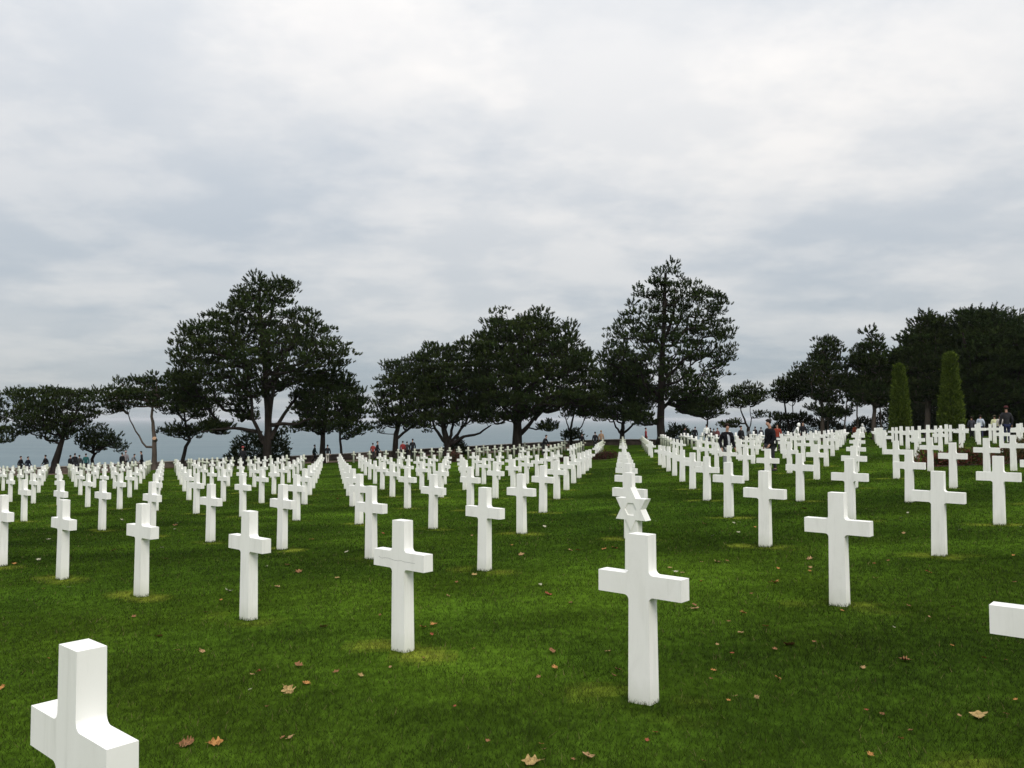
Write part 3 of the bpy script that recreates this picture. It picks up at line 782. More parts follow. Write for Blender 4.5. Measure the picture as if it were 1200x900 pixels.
def bush(name, label, p, rx, ry, h, seed, c1, c2, n=900, size=.22, cat='bush', group=None):
    r = np.random.default_rng(seed)
    z = gz1(p[0], p[1])
    root = empty(name, (p[0], p[1], z - .05)); tag(root, label, cat, group)
    P, d = blob_points(r, n, rx, ry, h, seed=seed)
    V, C = leaf_mass(P, d, size, c1, c2, seed)
    link('foliage', mesh_np('foliage', V, np.arange(len(V)).reshape(-1, 3), M_needle, C), root)
    pts = []
    for k in range(5):
        a = r.uniform(0, 6.28)
        pts.append((smooth_path(np.array([[.05 * math.cos(a), .05 * math.sin(a), 0], [rx * .3 * math.cos(a), ry * .3 * math.sin(a), h * .45], [rx * .6 * math.cos(a), ry * .6 * math.sin(a), h * .8]]), 5), np.linspace(.05, .015, 5)))
    V, Q = tubes(pts, 5)
    link('stem', mesh_np('stem', V, Q, M_bark), root)
    return root
DG1, DG2 = (.022, .034, .014), (.04, .055, .02)
SG1, SG2 = (.05, .06, .022), (.09, .10, .035)
bush('round_bush', 'dark evergreen bush growing behind the base of the tallest broad pine', at(296, 540, 84)[:2], 2.6, 1.6, 3.1, 1, DG1, DG2, 1600, .3)
bush('round_bush', 'dark evergreen bush right of the thick multi stemmed base', at(322, 540, 85)[:2], 1.6, 1.4, 3.3, 2, DG1, DG2, 1100, .3)
bush('round_bush', 'dark low bush beside the foot of the tallest pine', at(795, 518, 88)[:2], 1.6, 1.3, 2.1, 3, DG1, DG2, 900, .28)
bush('round_bush', 'small dark bush among the limbs of the fan shaped pine', at(534, 530, 85)[:2], 1.2, 1.1, 1.7, 4, DG1, DG2, 700, .26)
for k, (px, D, rx, h, lab) in enumerate([(342, 94, 3.6, 1.4, 'ragged green scrub showing over the wall, left of the lone dark walker'), (330, 95, 2.2, .9, 'low green scrub touching the broad pine, beyond the wall'),
                                      (413, 94, 1.2, 1.3, 'single tuft of green scrub over the wall beside the two trunked pine'), (362, 95, 2.4, .8, 'thin low scrub on the bluff next to the lone dark walker')]):
    q = at(px, 530, D)[:2]
    bush('bluff_scrub', lab, q, rx, 1.2, h + .5, 20 + k, SG1, SG2, 700, .22, group='scrub on the bluff beyond the wall')
# hedge across the end of the grove
def hedge(name, label, p0, p1, w, h, seed):
    r = np.random.default_rng(seed)
    p0, p1 = np.array(p0), np.array(p1); Ln = np.linalg.norm(p1 - p0)
    n = int(Ln * 260)
    u = r.uniform(0, 1, n); a = r.uniform(0, np.pi, n)
    c = p0 + (p1 - p0) * u[:, None]
    nn = np.array([-(p1 - p0)[1], (p1 - p0)[0]]) / Ln
    hh = h * (1 + .22 * np.sin(u * Ln * .8 + seed) + .14 * np.sin(u * Ln * 2.3))
    off = np.sign(np.cos(a)) * np.abs(np.cos(a)) ** .6 * w / 2
    z = np.abs(np.sin(a)) ** .6 * hh * r.uniform(.45, 1, n) ** .4
    P = np.stack([c[:, 0] + nn[0] * off, c[:, 1] + nn[1] * off, gz(c[:, 0], c[:, 1]) + z], 1)
    d = np.stack([nn[0] * np.cos(a), nn[1] * np.cos(a), np.sin(a)], 1)
    base = np.array([p0[0], p0[1], gz1(*p0)])
    V, C = leaf_mass(P - base, d, .26, (.016, .022, .012), (.035, .038, .018), seed)
    root = empty(name, base); tag(root, label, 'hedge')
    link('foliage', mesh_np('foliage', V, np.arange(len(V)).reshape(-1, 3), M_needle, C), root)
    ps = []
    for k in range(int(Ln)):
        q = p0 + (p1 - p0) * (k + .5) / int(Ln); b = np.array([q[0], q[1], gz1(*q)]) - base
        ps.append((np.array([b + (0, 0, -.1), b + (.05, .02, h * .35), b + (.1, 0, h * .7)]), np.array([.05, .035, .015])))
    V, Q = tubes(ps, 5)
    link('stem', mesh_np('stem', V, Q, M_bark), root)
hedge('dark_hedge', 'long dark hedge under the grove beside the sea view', at(905, 505, 92)[:2], at(1046, 505, 88)[:2], 2.2, 2.4, 5)
hedge('dark_hedge', 'dark undergrowth in the shade behind the clipped cones', at(1046, 505, 89)[:2], at(1260, 505, 86)[:2], 2.6, 3.0, 6)
# clipped yew cones
def cone_yew(label, px, ptop, D, half_px, seed):
    r = np.random.default_rng(seed)
    q = at(px, 505, D); z = gz1(q[0], q[1])
    H = at(px, ptop, D)[2] - z; Rb = half_px / F * D; Rt = Rb * .36
    root = empty('yew_cone', (q[0], q[1], z - .05)); tag(root, label, 'topiary', 'clipped yew cones before the grove')
    n = 6500
    th = r.uniform(0, 2 * np.pi, n); s = r.random(n) ** 1.15
    prof = np.where(s < .93, Rb + (Rt - Rb) * (s / .93) ** .9, Rt * np.sqrt(np.clip(1 - ((s - .93) / .075) ** 2, 0, 1)))
    lum = 1 + .08 * np.sin(th * 4 + s * 13 + seed) + .07 * np.sin(th * 7 - s * 23) + .05 * np.sin(s * 41 + th) + r.normal(0, .06, n)
    rad = prof * lum * (1 - .25 * r.random(n) ** 3)
    P = np.stack([rad * np.cos(th), rad * np.sin(th), s * H], 1)
    d = np.stack([np.cos(th), np.sin(th), .35 + 0 * th], 1)
    V, C = leaf_mass(P, d, .17, (.042, .068, .010), (.10, .138, .020), seed, blades=3, up=.5)
    link('foliage', mesh_np('foliage', V, np.arange(len(V)).reshape(-1, 3), M_needle, C), root)
    V, Q = tubes([(np.array([[0, 0, -.1], [.02, 0, H * .5], [0, 0, H * .9]]), np.array([.16, .12, .04]))], 8)
    link('trunk', mesh_np('trunk', V, Q, M_bark), root)
cone_yew('shorter clipped green yew cone on the left of the pair', 1055, 427, 62, 12, 41)
cone_yew('taller clipped green yew cone on the right of the pair', 1115, 414, 62, 14.5, 42)
# flower beds in the aisle: low red-brown shrubs
M_soil = noisy('soil', (.025, .018, .013), (.05, .036, .026), 5, .95, .1, .5, 12)
def flower_bed(label, pts, w, h, seed, c1, c2, g1=(.05, .065, .02)):
    r = np.random.default_rng(seed)
    pts = np.array(pts, float)
    base = np.array([pts[0, 0], pts[0, 1], gz1(*pts[0])])
    root = empty('flower_bed', base); tag(root, label, 'flower bed', 'low flower beds in the grass aisle')
    P, D_, = [], []
    for k in range(len(pts) - 1):
        a, b = pts[k], pts[k + 1]; Ln = np.linalg.norm(b - a)
        for m in range(max(3, int(Ln / .16))):
            q = a + (b - a) * r.random() + r.normal(0, w * .28, 2)
            pp, dd = blob_points(r, 150, r.uniform(.35, .55), r.uniform(.35, .55), h * r.uniform(.65, 1.15), seed=m)
            pp = pp + np.array([q[0], q[1], gz1(*q)]) - base
            P.append(pp); D_.append(dd)
    P = np.concatenate(P); D_ = np.concatenate(D_)
    mk = r.random(len(P)) < .6
    V1, C1 = leaf_mass(P[mk], D_[mk], .11, c1, c2, seed, up=.6)
    V2, C2 = leaf_mass(P[~mk], D_[~mk], .10, (.03, .04, .014), g1, seed + 1, up=.6)
    link('blossom', mesh_np('blossom', V1, np.arange(len(V1)).reshape(-1, 3), M_needle, C1), root)
    link('foliage', mesh_np('foliage', V2, np.arange(len(V2)).reshape(-1, 3), M_needle, C2), root)
    d = pts[-1] - pts[0]; d = d / np.linalg.norm(d); nn = np.array([-d[1], d[0]]) * w * .5
    ring = [pts[0] - d * .3 - nn, pts[-1] + d * .3 - nn, pts[-1] + d * .3 + nn, pts[0] - d * .3 + nn]
    V = np.array([[q[0], q[1], gz1(*q) + .03] for q in ring]) - base
    V = np.concatenate([V, V - np.array([0, 0, .2])])
    link('soil', mesh_np('soil', V, np.array([[0, 1, 2, 3], [0, 4, 5, 1], [1, 5, 6, 2], [2, 6, 7, 3], [3, 7, 4, 0]]), M_soil), root)
flower_bed('low bed of red brown heathery shrubs behind the right hand crosses', [at(1082, 544, 28.5)[:2], at(1130, 545, 28.5)[:2], at(1165, 545, 28.5)[:2]], 1.1, .50, 51, (.075, .03, .02), (.15, .06, .04))
flower_bed('low bed of olive green and brown shrubs reaching the right edge', [at(1172, 542, 29.0)[:2], at(1240, 540, 29.5)[:2]], 1.5, .68, 52, (.07, .055, .028), (.12, .085, .04), (.08, .09, .03))
flower_bed('small dark red shrub patch beside the middle grass lane', [at(705, 534, 58)[:2], at(711, 533, 60)[:2]], .7, .5, 53, (.05, .015, .018), (.08, .028, .028))
flower_bed('small dark shrub patch half hidden among the central crosses', [at(655, 541, 58)[:2], at(663, 540, 58)[:2]], .6, .5, 54, (.04, .018, .02), (.07, .03, .03))
flower_bed('small reddish shrub patch closing the lane below the fan shaped pine', [at(530, 540, 66)[:2], at(534, 539, 68)[:2]], .6, .7, 55, (.06, .025, .02), (.10, .04, .035))

# ------------------------------------------------------------------ overlook wall
root = empty('stone_wall', (-75, 89.4 - .193 * 75, 0))
tag(root, 'low dark stone wall along the edge of the bluff before the sea', 'wall')
wb, wc = [], []
xsw = np.arange(-75, 33, 1.5)
for half, z0, z1, acc in ((.22, -.4, .55, wb), (.29, .55, .64, wc)):
    V = []
    for x in xsw:
        y = 89.4 + .193 * x; z = gz1(x, y)
        if 11 < x < 15: z += .0
        for s, zz in ((-half, z0), (-half, z1), (half, z1), (half, z0)):
            V.append((x - s * .19, y + s, z + zz))
    V = np.array(V) - np.array(root.location); n = len(xsw)
    Q = [[4 * k + a, 4 * k + (a + 1) % 4, 4 * k + 4 + (a + 1) % 4, 4 * k + 4 + a] for k in range(n - 1) for a in range(4)]
    Q += [[0, 1, 2, 3], [4 * n - 4, 4 * n - 3, 4 * n - 2, 4 * n - 1]]
    acc.append((V, np.array(Q)))
link('wall_body', mesh_np('wall_body', *wb[0], M_wall), root)
link('coping', mesh_np('coping', *wc[0], M_cap), root)

# ------------------------------------------------------------------ people
def skin_mesh(name, verts, edges, radii, root=0, sub=1):
    me = bpy.data.meshes.new(name)
    me.from_pydata(verts, edges, [])
    o = bpy.data.objects.new(name + '_tmp', me); col.objects.link(o)
    sk = o.modifiers.new('skin', 'SKIN'); sk.use_smooth_shade = True; sk.branch_smoothing = .3
    sb = o.modifiers.new('sub', 'SUBSURF'); sb.levels = sub; sb.render_levels = sub
    for v, r in zip(me.skin_vertices[0].data, radii): v.radius = r if hasattr(r, '__len__') else (r, r)
    for v in me.skin_vertices[0].data: v.use_root = False
    me.skin_vertices[0].data[root].use_root = True
    dg = bpy.context.evaluated_depsgraph_get()
    m2 = bpy.data.meshes.new_from_object(o.evaluated_get(dg))
    m2.name = name
    bpy.data.objects.remove(o); bpy.data.meshes.remove(me)
    for p in m2.polygons: p.use_smooth = True
    return m2
def make_pose(tag_, lean=0.0, head=(0, 0), legs=((.0, .0), (.0, .0)), arms=((.0, .1), (.0, .1)), long_coat=False, crouch=0.0):
    """a figure 1.75 m tall facing -Y; legs: (fore/aft of knee, of foot); arms: (fore/aft elbow, fore/aft hand)"""
    hipz = .93 - crouch
    def tl(x, y, z):            # lean the trunk forward above the hips
        d = z - hipz
        return (x, y - d * math.sin(lean), hipz + d * math.cos(lean))
    J = {'pel': (0, 0, hipz), 'spn': tl(0, .01, hipz + .2), 'chs': tl(0, .0, hipz + .42), 'nek': tl(0, .01, hipz + .58)}
    hx, hy = head
    nk = J['nek']
    J['jaw'] = (nk[0] + hx * .3, nk[1] - .02 + hy * .3, nk[2] + .09); J['hed'] = (nk[0] + hx, nk[1] - .015 + hy, nk[2] + .17); J['top'] = (nk[0] + hx * 1.1, nk[1] + hy, nk[2] + .235)
    J['nos'] = (J['hed'][0], J['hed'][1] - .095, J['hed'][2] - .03)
    for s, n, (k, f), (e, h) in ((-1, 'L', legs[0], arms[0]), (1, 'R', legs[1], arms[1])):
        J['hip' + n] = (s * .085, 0, hipz - .05); J['kne' + n] = (s * .10, -k - crouch * .8, (hipz + .06) / 2 + .02)
        J['ank' + n] = (s * .105, -f + .02, .09); J['toe' + n] = (s * .13, -f - .14, .04)
        J['sho' + n] = tl(s * .17, 0, hipz + .50); sh = J['sho' + n]
        J['elb' + n] = (s * .245, sh[1] - e + .02, sh[2] - .28); J['wri' + n] = (s * .25 - s * .05 * (h > .15), sh[1] - h, sh[2] - .52 + .35 * max(0, h - .1))
        w = J['wri' + n]; e_ = J['elb' + n]
        dv = Vector((w[0] - e_[0], w[1] - e_[1], w[2] - e_[2])).normalized()
        J['plm' + n] = tuple(Vector(w) + dv * .075)
        for q, off, ln in ((0, -.032, .07), (1, -.011, .082), (2, .011, .078), (3, .032, .06)):
            J[f'f{q}{n}'] = tuple(Vector(J['plm' + n]) + dv * ln * .5 + Vector((s * .006, off, 0))); J[f'g{q}{n}'] = tuple(Vector(J['plm' + n]) + dv * ln + Vector((-s * .02, off, .0)))
        J['thm' + n] = tuple(Vector(w) + dv * .05 + Vector((-s * .01, -.05, 0)))
    E = [('pel', 'spn'), ('spn', 'chs'), ('chs', 'nek'), ('nek', 'jaw'), ('jaw', 'hed'), ('hed', 'top'), ('hed', 'nos')]
    for n in 'LR':
        E += [('pel', 'hip' + n), ('hip' + n, 'kne' + n), ('kne' + n, 'ank' + n), ('ank' + n, 'toe' + n), ('chs', 'sho' + n), ('sho' + n, 'elb' + n), ('elb' + n, 'wri' + n), ('wri' + n, 'plm' + n), ('wri' + n, 'thm' + n)]
        for q in range(4): E += [('plm' + n, f'f{q}{n}'), (f'f{q}{n}', f'g{q}{n}')]
    rad = {'pel': (.14, .105), 'spn': (.125, .095), 'chs': (.15, .105), 'nek': .055, 'jaw': .066, 'hed': (.078, .096), 'top': (.055, .07), 'nos': .018}
    for n in 'LR':
        rad.update({'hip' + n: .088, 'kne' + n: .058, 'ank' + n: .042, 'toe' + n: (.045, .03), 'sho' + n: .06, 'elb' + n: .042, 'wri' + n: .03, 'plm' + n: (.022, .036), 'thm' + n: .011})
        for q in range(4): rad[f'f{q}{n}'] = .0095; rad[f'g{q}{n}'] = .008
    def build(nm, keys, edges, grow, sub=1, root='pel', over=None):
        ks = list(keys); ix = {k: q for q, k in enumerate(ks)}
        over = over or {}
        rr = []
        for k in ks:
            v = over.get(k, rad[k])
            rr.append(tuple(a + grow for a in v) if hasattr(v, '__len__') else v + grow)
        return skin_mesh(nm, [J[k] for k in ks], [(ix[a], ix[b]) for a, b in edges if a in ix and b in ix], rr, ix[root], sub)
    body = build('body', J.keys(), E, 0, over={'chs': (.105, .075), 'shoL': .036, 'shoR': .036, 'spn': (.10, .075), 'pel': (.11, .085)})
    up = ['pel', 'spn', 'chs', 'nek'] + [a + n for n in 'LR' for a in ('sho', 'elb', 'wri')]
    J2 = dict(J)
    jk = [k for k in up]
    ov = {'nek': (.062, .062), 'chs': (.165, .11), 'shoL': .075, 'shoR': .075}
    jacket_keys = jk + ['hem']
    J['hem'] = (0, J['pel'][1], hipz - (.32 if long_coat else .12)); rad['hem'] = (.165, .13)
    jacket = build('jacket', jacket_keys, E + [('pel', 'hem')], .026, 1, 'chs', ov)
    trousers = build('trousers', ['pel'] + [a + n for n in 'LR' for a in ('hip', 'kne', 'ank')], E, .016)
    shoes = []
    for n in 'LR':
        bm = bmesh.new()
        bmesh.ops.create_uvsphere(bm, u_segments=10, v_segments=6, radius=1)
        a, tt = Vector(J['ank' + n]), Vector(J['toe' + n])
        c = (a + tt) / 2
        for v in bm.verts: v.co = Vector((v.co.x * .052 + c.x, v.co.y * .145 + c.y, max(v.co.z, -.65) * .06 + .045))
        shoes.append(bm_mesh('shoe', bm, None, True))
    bm = bmesh.new()
    bmesh.ops.create_uvsphere(bm, u_segments=14, v_segments=9, radius=1)
    h = Vector(J['hed'])
    for v in bm.verts:
        f = 1.0 if v.co.y > -.2 or v.co.z > .45 else .80
        v.co = Vector((v.co.x * .092 * f, v.co.y * .115 * f + .012, max(v.co.z, -.75 if v.co.y > 0 else .1) * .10 + .05)) + h
    hair = bm_mesh('hair', bm, None, True)
    bm = bmesh.new()
    bmesh.ops.create_uvsphere(bm, u_segments=14, v_segments=9, radius=1)
    for v in bm.verts:
        z = max(v.co.z, -.05)
        fr = v.co.y < -.35 and v.co.z < .25
        v.co = Vector((v.co.x * .104, v.co.y * (.20 if fr else .125), z * .105 + .055)) + h
    cap = bm_mesh('cap', bm, None, True)
    bm = bmesh.new()
    bmesh.ops.create_uvsphere(bm, u_segments=14, v_segments=10, radius=1)
    for v in bm.verts:
        f = .72 if (v.co.y < -.3 and -.5 < v.co.z < .55) else 1
        v.co = Vector((v.co.x * .13 * f, v.co.y * .145 * f + .015, v.co.z * .165 + .015)) + h
    hood = bm_mesh('hood', bm, None, True)
    return dict(body=body, jacket=jacket, trousers=trousers, shoes=shoes, hair=hair, cap=cap, hood=hood)
POSES = {
    'stand': make_pose('stand', legs=((.0, -.02), (.02, .05)), arms=((.0, .06), (.02, .10))),
    'walk': make_pose('walk', lean=.06, legs=((.20, .22), (.02, -.30)), arms=((-.10, -.12), (.06, .22))),
    'pocket': make_pose('pocket', lean=.03, legs=((.03, .02), (.0, -.04)), arms=((-.06, .10), (-.06, .10)), head=(.0, -.02)),
    'bend': make_pose('bend', lean=.55, legs=((.04, .02), (.06, .04)), arms=((.12, .30), (.12, .30)), head=(0, -.05)),
    'coat': make_pose('coat', lean=.05, legs=((.02, .05), (.0, -.10)), arms=((-.03, .04), (.02, .16)), long_coat=True, head=(-.02, -.05)),
}
_mc = {}
def cloth(c, rough=.9):
    k = tuple(c)
    if k not in _mc:
        c2 = tuple(min(1, v * 1.35 + .004) for v in c)
        _mc[k] = noisy('cloth_%d' % len(_mc), c, c2, 7, rough, .15, .4, 18)
    return _mc[k]
M_skin = noisy('skin', (.36, .20, .14), (.46, .27, .20), 5, .6, .3)
def person(label, px, D, face, pose, jk, tr, hr=(.02, .014, .010), h=1.72, hat=None, hatc=None, shoe=(.02, .02, .02), shirt=None, group='visitors along the cliff path'):
    q = at(px, 520, D)
    z = gz1(q[0], q[1])
    root = empty('person', (q[0], q[1], z - .01), R(face))
    root.scale = (h / 1.75,) * 3
    tag(root, label, 'person', group)
    P = POSES[pose]
    def put(nm, me, mat):
        if not me.materials: me.materials.append(None)
        o = link(nm, me, root)
        o.material_slots[0].link = 'OBJECT'; o.material_slots[0].material = mat
        return o
    put('body', P['body'], M_skin); put('jacket', P['jacket'], cloth(jk)); put('trousers', P['trousers'], cloth(tr))
    for s in P['shoes']: put('shoe', s, cloth(shoe))
    put('hair', P['hair'], cloth(hr))
    if hat: put(hat, P[hat], cloth(hatc))
    if shirt:
        ch = [(-.035, .50), (.035, .50), (.045, .40), (.04, .25), (.03, .05), (-.02, .05), (-.03, .25), (-.045, .40)]
        V_ = [(x, -.165 - .02 * (zz < .3) - .035 * (.5 - zz) * 0 + (.075 if zz > .45 else 0), .93 + zz) for x, zz in ch]
        V_ += [(x, y + .05, zz) for x, y, zz in V_]
        me = bpy.data.meshes.new('shirt'); me.from_pydata(V_, [], [tuple(range(8)), tuple(range(15, 7, -1))] + [(k, 8 + k, 8 + (k + 1) % 8, (k + 1) % 8) for k in range(8)])
        put('shirt', me, cloth(shirt))
    return root
BK, NV_, DG_, RD, OR, WH, TEAL, GR, JN, TAN = (.010, .010, .012), (.012, .015, .028), (.03, .03, .032), (.20, .024, .024), (.34, .07, .028), (.72, .72, .70), (.02, .09, .09), (.16, .17, .18), (.03, .04, .10), (.30, .20, .13)
# face 0 = towards the camera, 180 = away, 90 = to the right of the picture, -90 = to the left
# left group
person('dark clad visitor walking at the far left, beside another in navy', 24.5, 79, 90, 'walk', BK, BK, h=1.70)
person('visitor in navy walking a step behind the far left pair', 33, 78, 80, 'walk', NV_, NV_, h=1.66)
person('visitor in black walking alone just left of the leaning pine trunk', 54, 79, -90, 'walk', BK, (.05, .01, .015), h=1.75)
person('dark visitor, first of the three standing right of the leaning pine trunk', 83, 78, 160, 'stand', BK, BK, h=1.68)
person('tallest dark visitor in the middle of the three near the leaning trunk', 88, 80, -170, 'pocket', BK, DG_, h=1.80)
person('dark visitor, last of the three near the leaning trunk', 93.5, 78, 180, 'stand', DG_, BK, h=1.66)
person('visitor in a teal jacket under the small low pine', 101, 79, -150, 'pocket', TEAL, BK, h=1.76)
person('dark visitor standing next to one in a pale hat, left of the forked pine', 143.5, 79, 170, 'stand', BK, BK, h=1.68)
person('visitor in grey with a pale pink hat, left of the forked pine', 147.5, 80, -170, 'pocket', (.20, .18, .19), DG_, hat='cap', hatc=(.55, .36, .34), h=1.82)
person('grey clad visitor bending over beside the one in a pale hat', 154, 79, 90, 'bend', GR, DG_, h=1.62)
person('dark figure standing alone right next to the forked pine', 166.5, 79, -60, 'coat', BK, BK, h=1.76)
person('black clad visitor with a red cap before the broad pine base', 284.5, 69, 180, 'pocket', BK, BK, hat='cap', hatc=(.30, .06, .06), h=1.80, group='visitors between the graves and the trees')
person('dark teal visitor walking alone between the two nearest left pines', 368.5, 82, 90, 'walk', (.012, .028, .03), BK, h=1.72)
person('dark visitor under the two trunked pine, next to one in pale trousers', 378, 80, 180, 'stand', BK, BK, h=1.66)
person('visitor in black jacket and pale trousers under the two trunked pine', 384, 79, -160, 'walk', BK, (.50, .47, .43), h=1.70)
person('visitor in red beside a taller dark one, left of the short forked trunk', 437, 81, 170, 'stand', (.28, .05, .04), DG_, h=1.64)
person('tall dark visitor next to the red one, left of the short forked trunk', 442, 80, 90, 'walk', BK, BK, h=1.80)
person('visitor in a bright red jacket right of the short forked trunk', 472, 81, 180, 'pocket', RD, BK, h=1.68)
person('small dark visitor between the red jacket and the tallest of that trio', 477, 82, 180, 'stand', DG_, BK, h=1.60)
person('tall figure in a long black coat right of the red jacket', 483.5, 80, -160, 'coat', BK, BK, h=1.86)
person('dark visitor leaning forward among the central crosses, right of the thick trunk', 636, 76, 60, 'bend', BK, DG_, h=1.86, group='visitors between the graves and the trees')
person('dark visitor beside the small twisted pine', 682, 80, 150, 'stand', BK, BK, h=1.66)
person('dark haired visitor in black left of one in a tan top', 697.5, 80, 180, 'pocket', BK, DG_, h=1.70)
person('visitor in a tan orange top at the end of the middle lane', 704.5, 81, 170, 'stand', TAN, DG_, hr=(.28, .17, .08), h=1.76)
person('visitor in a red jacket left of the tallest pine trunk', 757, 80, 90, 'stand', RD, BK, h=1.74)
person('dark visitor crouching over the graves right of the tallest pine', 800, 82, 120, 'bend', BK, BK, h=1.70)
person('slim dark visitor standing clear against the sea', 814.5, 84, 160, 'coat', BK, DG_, h=1.70)
for px, D, jk, hh, lab in [(828, 76, WH, 1.68, 'visitor in white, leftmost of the cluster beside the nearer man'), (832.5, 86, DG_, 1.66, 'dark grey visitor second in the cluster left of the nearer man'),
                         (836.5, 87, (.09, .06, .06), 1.62, 'brownish clad visitor third in the cluster left of the nearer man'), (841, 86, (.14, .05, .05), 1.64, 'maroon clad visitor closest to the nearer man on his left'),
                         (878, 88, GR, 1.62, 'grey clad visitor between the two nearer men'), (885, 86, BK, 1.72, 'black clad visitor in the middle between the two nearer men'), (892, 87, (.05, .05, .06), 1.68, 'dark visitor just left of the nearer man in profile')]:
    person(lab, px, D, random.Random(px).choice([160, 180, 200, 20]), 'stand', jk, DG_, h=hh)
person('man in an open black jacket over a pale shirt, nearest of the visitors', 852, 31.5, 8, 'pocket', (.004, .004, .006), (.19, .20, .21), hr=(.02, .012, .008), h=1.80, shirt=(.30, .31, .33), group='nearer visitors among the crosses')
person('man in a long black coat looking down in profile among the crosses', 903, 31, -70, 'coat', (.004, .004, .006), (.02, .02, .024), hr=(.012, .009, .007), h=1.84, group='nearer visitors among the crosses')
person('dark haired woman in black behind the man in the open jacket', 868.5, 58, 30, 'stand', BK, BK, h=1.66, group='nearer visitors among the crosses')
person('visitor in rusty orange just behind the man in profile', 911, 52, -20, 'stand', (.20, .035, .02), DG_, h=1.62, group='nearer visitors among the crosses')
person('visitor in a white hooded jacket bending over a grave', 931, 62, 60, 'bend', WH, BK, hat='hood', hatc=WH, h=1.70, group='visitors far out in the right hand rows')
person('visitor in black with pale lapels next to the bending white one', 941, 60, 10, 'stand', BK, BK, h=1.70, group='visitors far out in the right hand rows')
person('visitor in an orange red jacket in the far right lane', 1002.5, 86, 180, 'stand', OR, DG_, h=1.68, group='visitors far out in the right hand rows')
person('visitor with a white hood walking beside the orange jacket', 1011, 84, 170, 'walk', WH, BK, hat='hood', hatc=WH, h=1.64, group='visitors far out in the right hand rows')
person('shadowed visitor in dark clothes right of the taller cone', 1139, 66, 160, 'stand', (.04, .04, .05), BK, h=1.66, group='visitors in the shade of the cedar')
person('visitor in pale blue grey right of the taller cone', 1149.5, 64, 150, 'pocket', (.36, .40, .46), (.03, .03, .07), h=1.74, group='visitors in the shade of the cedar')
person('visitor in a pale yellow top and dark hat under the cedar', 1166, 62, 180, 'stand', (.50, .50, .30), DG_, hat='cap', hatc=(.06, .05, .03), h=1.66, group='visitors in the shade of the cedar')
person('visitor in pale grey half hidden behind the man in blue jeans', 1172.5, 60, 170, 'stand', (.42, .38, .36), DG_, h=1.66, group='visitors in the shade of the cedar')
person('man in dark jacket, blue jeans and dark red cap at the right', 1180, 41.5, 165, 'stand', (.018, .018, .020), (.014, .018, .045), hat='cap', hatc=(.055, .014, .014), h=1.80, group='nearer visitors among the crosses')

# ------------------------------------------------------------------ fallen leaves
def leaf_mesh(seed):
    r = random.Random(seed)
    pts = []
    lob = r.choice([3, 5, 5])
    n = 18
    out = []
    for k in range(n + 1):
        tt = k / n
        w = math.sin(math.pi * min(1, tt * 1.02)) ** .7 * .36 * (1 + .38 * math.cos(tt * 2 * math.pi * lob)) * (1 + r.uniform(-.12, .12))
        out.append((w, tt - .5))
    cx, cy = r.uniform(.35, 1.0), r.uniform(.15, .8)
    def zf(x, y): return cx * x * x * 1.3 + cy * y * y * .7 + .06 * math.sin(9 * x + seed) * math.cos(8 * y) - .04
    V, Fq = [], []
    for w, y in out:
        for s in (-1, -.5, 0, .5, 1): V.append((w * s, y, zf(w * s, y) - (.03 if s == 0 else 0)))
    for k in range(n):
        for s in range(4): Fq.append((5 * k + s, 5 * k + s + 1, 5 * k + 6 + s, 5 * k + 5 + s))
    b = len(V)
    V += [(-.012, -.5, zf(0, -.5)), (.012, -.5, zf(0, -.5)), (.02, -.72, .08), (.0, -.72, .08)]
    Fq.append((b, b + 1, b + 2, b + 3))
    me = bpy.data.meshes.new('leaf'); me.from_pydata(V, [], Fq)
    for p in me.polygons: p.use_smooth = True
    me.materials.append(None)
    return me
leaf_mes = [leaf_mesh(k) for k in range(6)]
LC = {'orange': ((.36, .15, .04), (.48, .24, .08)), 'brown': ((.20, .09, .04), (.30, .15, .07)), 'tan': ((.28, .165, .075), (.42, .27, .13)), 'yellow': ((.32, .21, .075), (.44, .31, .13)), 'pale': ((.38, .36, .25), (.50, .48, .36)), 'reddish': ((.24, .06, .03), (.34, .10, .05))}
LM = {k: noisy('dry_leaf_' + k, tuple(.55 * v for v in a), b, 4, .85, .15) for k, (a, b) in LC.items()}
